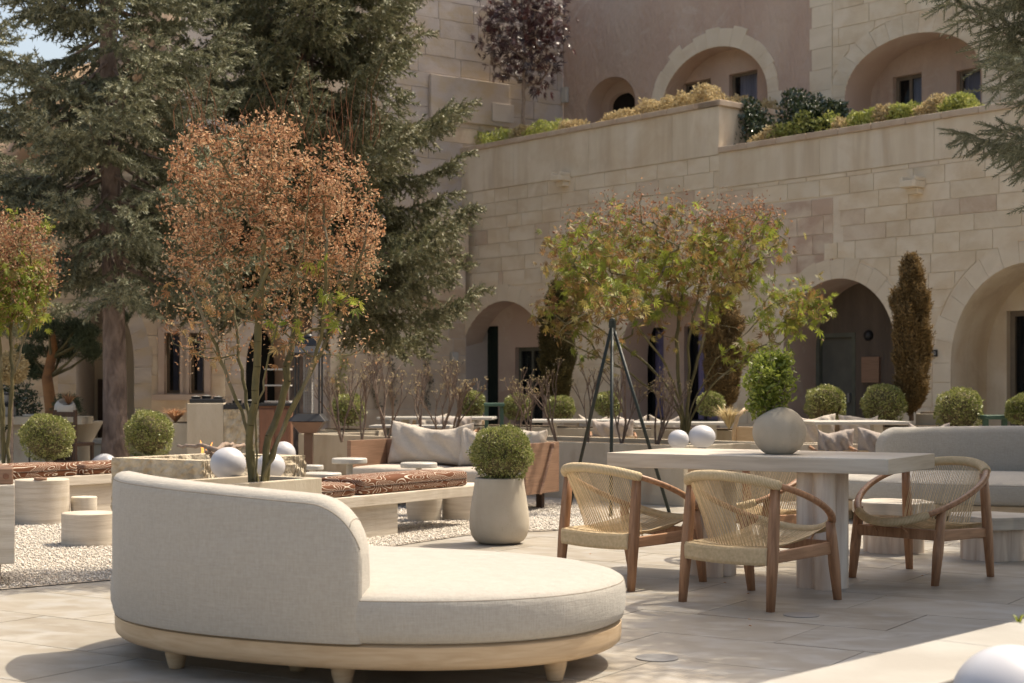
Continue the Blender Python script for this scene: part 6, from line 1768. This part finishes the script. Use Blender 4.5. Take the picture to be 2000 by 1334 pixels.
for k, (a, b, hp, lb) in enumerate(((1436, 1500, 88, 'dark glossy shrub leaning in the corner of the stepped parapet'), (1535, 1605, 98, 'dark glossy shrub with white highlights above the green hedge'), (1604, 1642, 74, 'small dark glossy shrub left of the pale quoin strip'))):
    hedge(a, b, WA, .75, zT2, hp, 'holly', lb, 360 + k, n=2600, size=.075, group=None, dep=.4)

# ---------------------------------------------------------------- purple leaved tree on the terrace
rng = np.random.default_rng(606)
sp_d = WC.d_at(1022, -1.2); b0 = PX(1022, sp_d, 4.75)
blp = [blob(1025, 60, sp_d, 78, .8, 85), blob(1040, 140, sp_d, 42, .5, 28), blob(985, 105, sp_d, 35, .4, 25), blob(1020, 0, sp_d, 70, .8, 60), blob(1080, 60, sp_d, 34, .4, 30), blob(965, 50, sp_d, 32, .4, 25)]
tips = envelope(rng, 250, lambda q: 1.0 if inb(q, blp, 1.25) else 0, (-1.2, sp_d - 1, 6.8), (1.6, sp_d + 1, 9.6))
N, par, ends = grow([[b0, P(1022, 160, sp_d), P(1024, 80, sp_d), P(1020, -20, sp_d)]], tips, rng, step=.16)
pt_ = thing('purple_tree', 'small tree with dark purple leaves standing on the terrace behind the hedge', 'tree', b0)
N0 = N - np.array(b0); me, rad = wood_mesh('trunk', N0, par, M['twig'], r_tip=.006, ex=.40, rmax=.058); ob('trunk', me, pt_)
v, f = scatter(T_STAR, N0[np.array(ends)], 4, .13, .15, rng, -.6); o = ob('leaves', mesh('leaves', v, f, M['purpleleaf']), pt_); o['kind'] = 'stuff'

# ---------------------------------------------------------------- spruces
def spruce(name, label, base, rt, hz, zlow, R, seed, m, nb, tpl, side_step=.13, blen=.16, azf=None, hang=.35, lf=None, shape=.75, dens=1.0, keep=None):
    rng = np.random.default_rng(seed); base = Vector(base)
    t = thing(name, label, 'tree', base)
    pts = []; rs = []
    for i in range(18):
        q = i / 17; pts.append(Vector((.05 * sin(q * 5 + seed), .04 * sin(q * 7), q * hz))); rs.append(rt * (1 - q) ** .8 + .012 + (rt * .35 * max(0, 1 - q * 22)))
    v = MB(); v.tube(pts, rs, 18); v.build('trunk', M['bark'], t, smooth=True)
    limb = MB(); P_, D_, S_ = [], [], []
    for i in range(nb):
        q = (i + rng.random()) / nb; h = zlow + (hz - zlow) * q ** 1.05; az = i * 2.399 + rng.uniform(-.3, .3)
        if azf and not azf(az % (2 * pi), h): continue
        L = R * (1 - q) ** shape * rng.uniform(.72, 1.12) + .25
        if lf: L *= lf(az % (2 * pi), h)
        if keep:
            for _ in range(14):
                tp3 = base + Vector((cos(az) * L, sin(az) * L, h - .28 * L))
                if keep(tp3): break
                L *= .90
        el = rng.uniform(-.30, .05) + .55 * q; drop = rng.uniform(.16, .30) * L
        pa = []; n = 12
        ca, sa = cos(az), sin(az)
        for k in range(n + 1):
            u = k / n; pa.append(Vector((ca * L * u, sa * L * u, h + tan_(el) * L * u - drop * (sin(u * pi * .8)) + .10 * L * u ** 3)))
        limb.tube(pa, [max(.004, rt * .20 * (1 - k / n) ** 1.1 * (L / R) ** .5) for k in range(n + 1)], 5, cap=False)
        s_ = .18 * L
        while s_ < L:
            u = s_ / L; k = min(n - 1, int(u * n)); p = pa[k].lerp(pa[k + 1], u * n - k); fw = (pa[k + 1] - pa[k]).normalized(); sd = Vector((-sa, ca, 0))
            for sg in (-1, 1):
                if rng.random() > dens: continue
                ls = (.10 + .40 * L * (1 - u) ** .8 * rng.uniform(.55, 1.1)) * min(1, .45 + u * 2.2); ls = min(ls, .95)
                dv = (fw * rng.uniform(.5, .9) + sd * sg * rng.uniform(.7, 1.0) + Vector((0, 0, rng.uniform(-.25, .12)))).normalized()
                x = 0.0; pp = Vector(p)
                while x < ls:
                    dd = (dv + Vector((rng.normal(0, .10), rng.normal(0, .10), -hang * x / max(.2, ls) * .8 + rng.normal(0, .06)))).normalized()
                    P_.append(tuple(pp)); D_.append(tuple(dd)); S_.append(blen * rng.uniform(.85, 1.2))
                    for sg2 in (-1, 1):
                        if rng.random() < .72:
                            sd2 = dd.cross(Vector((0, 0, 1))); d3 = (dd * .7 + sd2 * sg2 * .75 + Vector((0, 0, rng.uniform(-.55, .05) - hang * .8))).normalized()
                            P_.append(tuple(pp)); D_.append(tuple(d3)); S_.append(blen * rng.uniform(.65, 1.05))
                    pp = pp + dd * blen * .62; x += blen * .62
            if rng.random() < .6: P_.append(tuple(p)); D_.append((ca * .4, sa * .4, -1.0 if rng.random() < .6 else .5)); S_.append(blen)
            s_ += side_step * rng.uniform(.75, 1.25)
        for k in range(3): P_.append(tuple(pa[-1])); D_.append((ca + rng.normal(0, .3), sa + rng.normal(0, .3), rng.uniform(-.2, .3))); S_.append(blen * 1.1)
    limb.build('limbs', M['bark'], t, smooth=True)
    P_, D_ = np.array(P_), np.array(D_)
    v, f = inst(tpl[0], tpl[1], P_, rot_to(D_, rng.uniform(0, 6.28, len(P_))), np.array(S_))
    o = ob('crown', mesh('crown', v, f, M[m]), t); o['kind'] = 'stuff'
    return t, len(f)
tan_ = math.tan
b = PX(218, 19.0)
_, n1_ = spruce('blue_spruce', 'big blue spruce with thick scaly trunk at the left back', b, .145, 11.5, 2.75, 1.85, 71, 'needle', 135, brush(18, nl=.27, w_=.050, seed=1), side_step=.15, blen=.21, dens=.85)
b = PX(592, 23.2)
_, n2_ = spruce('olive_spruce', 'tall olive green spruce with drooping boughs behind the orange maple', b, .17, 13.0, 2.9, 2.4, 74, 'needle2', 178, brush(16, nl=.28, w_=.052, seed=4), side_step=.14, blen=.25, hang=.75, shape=.5, dens=.95)
b = PX(-170, 23.5)
_, n4_ = spruce('dark_spruce', 'dark spruce at the upper left edge with sky showing through', b, .20, 12.5, 2.9, 2.7, 77, 'needle', 125, brush(14, nl=.26, w_=.045, seed=5), side_step=.22, blen=.24)
# near right spruce: its branch tips hang into the picture and its crown shades the paving at the right
_, n3_ = spruce('blue_spruce', 'near blue spruce whose branch tips hang in at the top right', (4.85, 8.75, 0), .13, 5.9, 3.1, 2.9, 79, 'needle', 185, T_BR2, side_step=.08, blen=.15, shape=.7, hang=.5,
    keep=lambda p: pxz(p)[0] > (1800 if pxz(p)[1] < 190 else (1885 if pxz(p)[1] < 345 else 2150)))
nsp, n5_ = spruce('blue_spruce', 'unseen blue spruce past the right edge, there to shade the right rope chair', (5.9, 10.7, 0), .17, 8.6, 2.9, 2.25, 80, 'needle', 120, T_BR, side_step=.13, blen=.18, shape=.5, hang=.35,
    keep=lambda p: pxz(p)[0] > (1990 if pxz(p)[1] < 200 else 2150))  # unseen spruce, standing out of view only to cast shade
sp2 = copy_tree(nsp); sp2.location = (8.0, 15.6, 0); sp2.rotation_euler = (0, 0, 2.0); sp2['label'] = 'unseen second spruce past the right edge, added to shade the far curved sofa'  # unseen copy, added to put shade on the far curved sofa
# unseen slim tree, added so its twigs throw leaf shadows on the paving
rng = np.random.default_rng(808)
b0 = Vector((4.15, 8.0, .13)); blk = [(3.1, 8.15, 3.7, .62, .5, .28), (3.75, 8.7, 3.75, .6, .6, .3), (3.9, 8.1, 3.8, .7, .6, .35)]
tips = envelope(rng, 120, lambda q: 1.0 if inb(q, blk) else 0, (2.4, 7.4, 3.3), (4.8, 9.5, 4.3))
N, par, ends = grow([[b0, b0 + Vector((-.1, .05, 1.6)), b0 + Vector((-.35, .2, 3.2)), b0 + Vector((-.7, .4, 3.6))]], tips, rng, step=.12)
kt_ = thing('unseen_shade_tree', 'unseen slim tree past the right edge, added for leaf shadows on the paving', 'tree', b0)
me, rad = wood_mesh('trunk', N - np.array(b0), par, M['maplebark'], r_tip=.003, ex=.42, rmax=.05); ob('trunk', me, kt_)
v, f = scatter(T_STAR, N[np.array(ends)] - np.array(b0), 6, .055, .12, rng, -.2); o = ob('leaves', mesh('leaves', v, f, M['mapleleaf']), kt_); o['kind'] = 'stuff'
print('TRIS spruce', n1_, n2_, n4_, n3_)

# ---------------------------------------------------------------- cloud-pruned pine, tan ball tree
rng = np.random.default_rng(707)
dp = 20.6; b0 = PX(98, dp)
pn = thing('cloud_pine', 'cloud pruned pine with orange trunk left of the big spruce trunk', 'tree', b0)
mb = MB(); tp_ = [b0, P(100, 800, dp), P(92, 740, dp), P(104, 680, dp), P(100, 640, dp)]
mb.tube([p - b0 for p in tp_], [.10, .085, .075, .06, .04], 10); mb.build('trunk', mat('orange_pine_bark', (.36, .17, .07), (.17, .09, .05), scale=5, rough=.9, bump=.5, bscale=20), pn, smooth=True)
pads = [(75, 655, 30, 16), (140, 660, 34, 15), (60, 690, 26, 15), (120, 690, 34, 18), (165, 672, 22, 13), (45, 715, 24, 14), (95, 640, 34, 15), (178, 690, 18, 16), (70, 730, 26, 14), (235, 622, 16, 12), (150, 640, 26, 12), (172, 650, 20, 10)]
lm = MB(); vs = []
for (px, py, rx, rz) in pads:
    d = dp + rng.uniform(-.3, .3); c = P(px, py, d); k = P(98, 735, dp) if py > 660 else P(100, 700, dp)
    lm.tube([k - b0, (k.lerp(c, .5) + Vector((0, 0, -.04))) - b0, c - b0], [.028, .018, .010], 6)
    n = 330; q = rdir(n, rng); pos = q * (rng.random((n, 1)) ** .33) * np.array([rx * dp / F, .22, rz * dp / F]) + np.array(c - b0)
    vs.append(inst(*brush(9, nl=.35, w_=.05, seed=3), pos, rot_to(rdir(n, rng, 1.2), rng.uniform(0, 6.28, n)), rng.uniform(.07, .11, n)))
lm.build('limbs', M['maplebark'], pn, smooth=True); v, f = merge(vs); o = ob('needle_pads', mesh('needle_pads', v, f, M['pine']), pn); o['kind'] = 'stuff'
sm = thing('cloud_pine', 'small dark pine pad in a box left of the spruce trunk foot', 'plant', PX(130, 20.0))
MB().box(-.17, .17, -.17, .17, 0, .60).build('box', M['darkwood'], sm, bevel=.01)
n = 420; pos = rdir(n, rng) * (rng.random((n, 1)) ** .33) * np.array([.17, .17, .13]) + np.array([.02, 0, .92])
v, f = inst(*brush(9, nl=.35, w_=.05, seed=3), pos, rot_to(rdir(n, rng, 1.2), rng.uniform(0, 6.28, n)), rng.uniform(.07, .11, n)); o = ob('needles', mesh('needles', v, f, M['pine']), sm); o['kind'] = 'stuff'
MB().tube([(0, 0, .58), (.05, 0, .75), (.02, 0, .9)], .015, 6).build('stem', M['twig'], sm)
tbx = thing('ball_topiary', 'tan dried ball topiary on a thin stem at the left edge', 'tree', PX(22, 17.4))
c = P(22, 718, 17.4); r = .175
v, f = inst(*T_CURL, rdir(3600, rng) * r * (.75 + .3 * rng.random((3600, 1))) + np.array([0, 0, c.z]), rot_to(rdir(3600, rng), rng.uniform(0, 6.28, 3600)), rng.uniform(.025, .05, 3600)); o = ob('foliage', mesh('foliage', v, f, M['tan']), tbx); o['kind'] = 'stuff'
MB().tube([(0, 0, 0), (.01, 0, c.z)], .018, 7).build('stem', M['twig'], tbx)
dk = thing('dark_shrub', 'dark green shrub in the shade at the left behind the stone table', 'shrub', PX(30, 21.5, .5))
n = 1800; pos = rdir(n, rng) * (rng.random((n, 1)) ** .33) * np.array([.36, .3, .38]) + np.array([0, 0, .42]); v, f = inst(*T_BOX, pos, rot_to(rdir(n, rng, .5), rng.uniform(0, 6.28, n)), rng.uniform(.04, .07, n)); o = ob('foliage', mesh('foliage', v, f, M['holly']), dk); o['kind'] = 'stuff'
MB().tube([(0, 0, -.5), (0, 0, .5)], .03, 6).build('stem', M['twig'], dk)
# climbing ivy on the lower wall
for k, (px, py0, py1, lb) in enumerate(((668, 690, 800, 'yellowish climber hugging the wall behind the heater'), (735, 705, 800, 'thin dark ivy strand on the pink wall, left one'), (768, 700, 790, 'middle dark ivy strand on the pink wall'), (838, 700, 800, 'dark hooked ivy strand on the pink wall, right one'))):
    x0 = WC.s_at(px, -.18); zt_, zb_ = WC.z_at(px, py0, -.18), WC.z_at(px, py1, -.18); n = 150 if k else 420
    t = thing('ivy', lb, 'climber', WC.world(x0, -.18, zb_), WC.a, None)
    q = rng.random(n); pos = np.column_stack([.06 * np.sin(q * 9 + k) + rng.normal(0, .03 if k else .08, n), rng.uniform(-.06, .06, n), q * (zt_ - zb_)])
    v, f = inst(*T_BOX, pos, rot_to(rdir(n, rng), rng.uniform(0, 6.28, n)), rng.uniform(.03, .06, n)); o = ob('leaves', mesh('leaves', v, f, M['holly' if k else 'hedge']), t); o['kind'] = 'stuff'
    MB().tube([(0.06 * sin(i * .9 + k), .04, (zt_ - zb_) * i / 10) for i in range(11)], .008, 5).build('stem', M['twig'], t)
# fallen leaves
fl_ = [(1412, 1138), (1462, 1158), (1465, 1160), (1155, 1082), (960, 1072), (1460, 1210), (288, 1250), (1805, 1125), (1755, 1060), (1462, 1222)]
fw_ = ['under the stone table', 'by the front leg of the full-view chair', 'touching the leaf by the chair leg', 'left of the first rope chair', 'in front of the tall pot', 'before the full-view chair', 'left of the curved sofa', 'under the right end chair', 'behind the right end chair', 'nearest to the shaded floor hatch']
lm_ = mesh('dry_leaf', np.array(T_CURL[0]) * .022, T_CURL[1], M['dry'])
for k, (px, py) in enumerate(fl_):
    g = G(px, py, .004); o = ob('dry_leaf', lm_, None, (g.x, g.y, .005), k * 1.3); tag(o, 'tiny dry leaf on the paving, ' + fw_[k], 'leaf', 'dry leaves scattered on the paving')
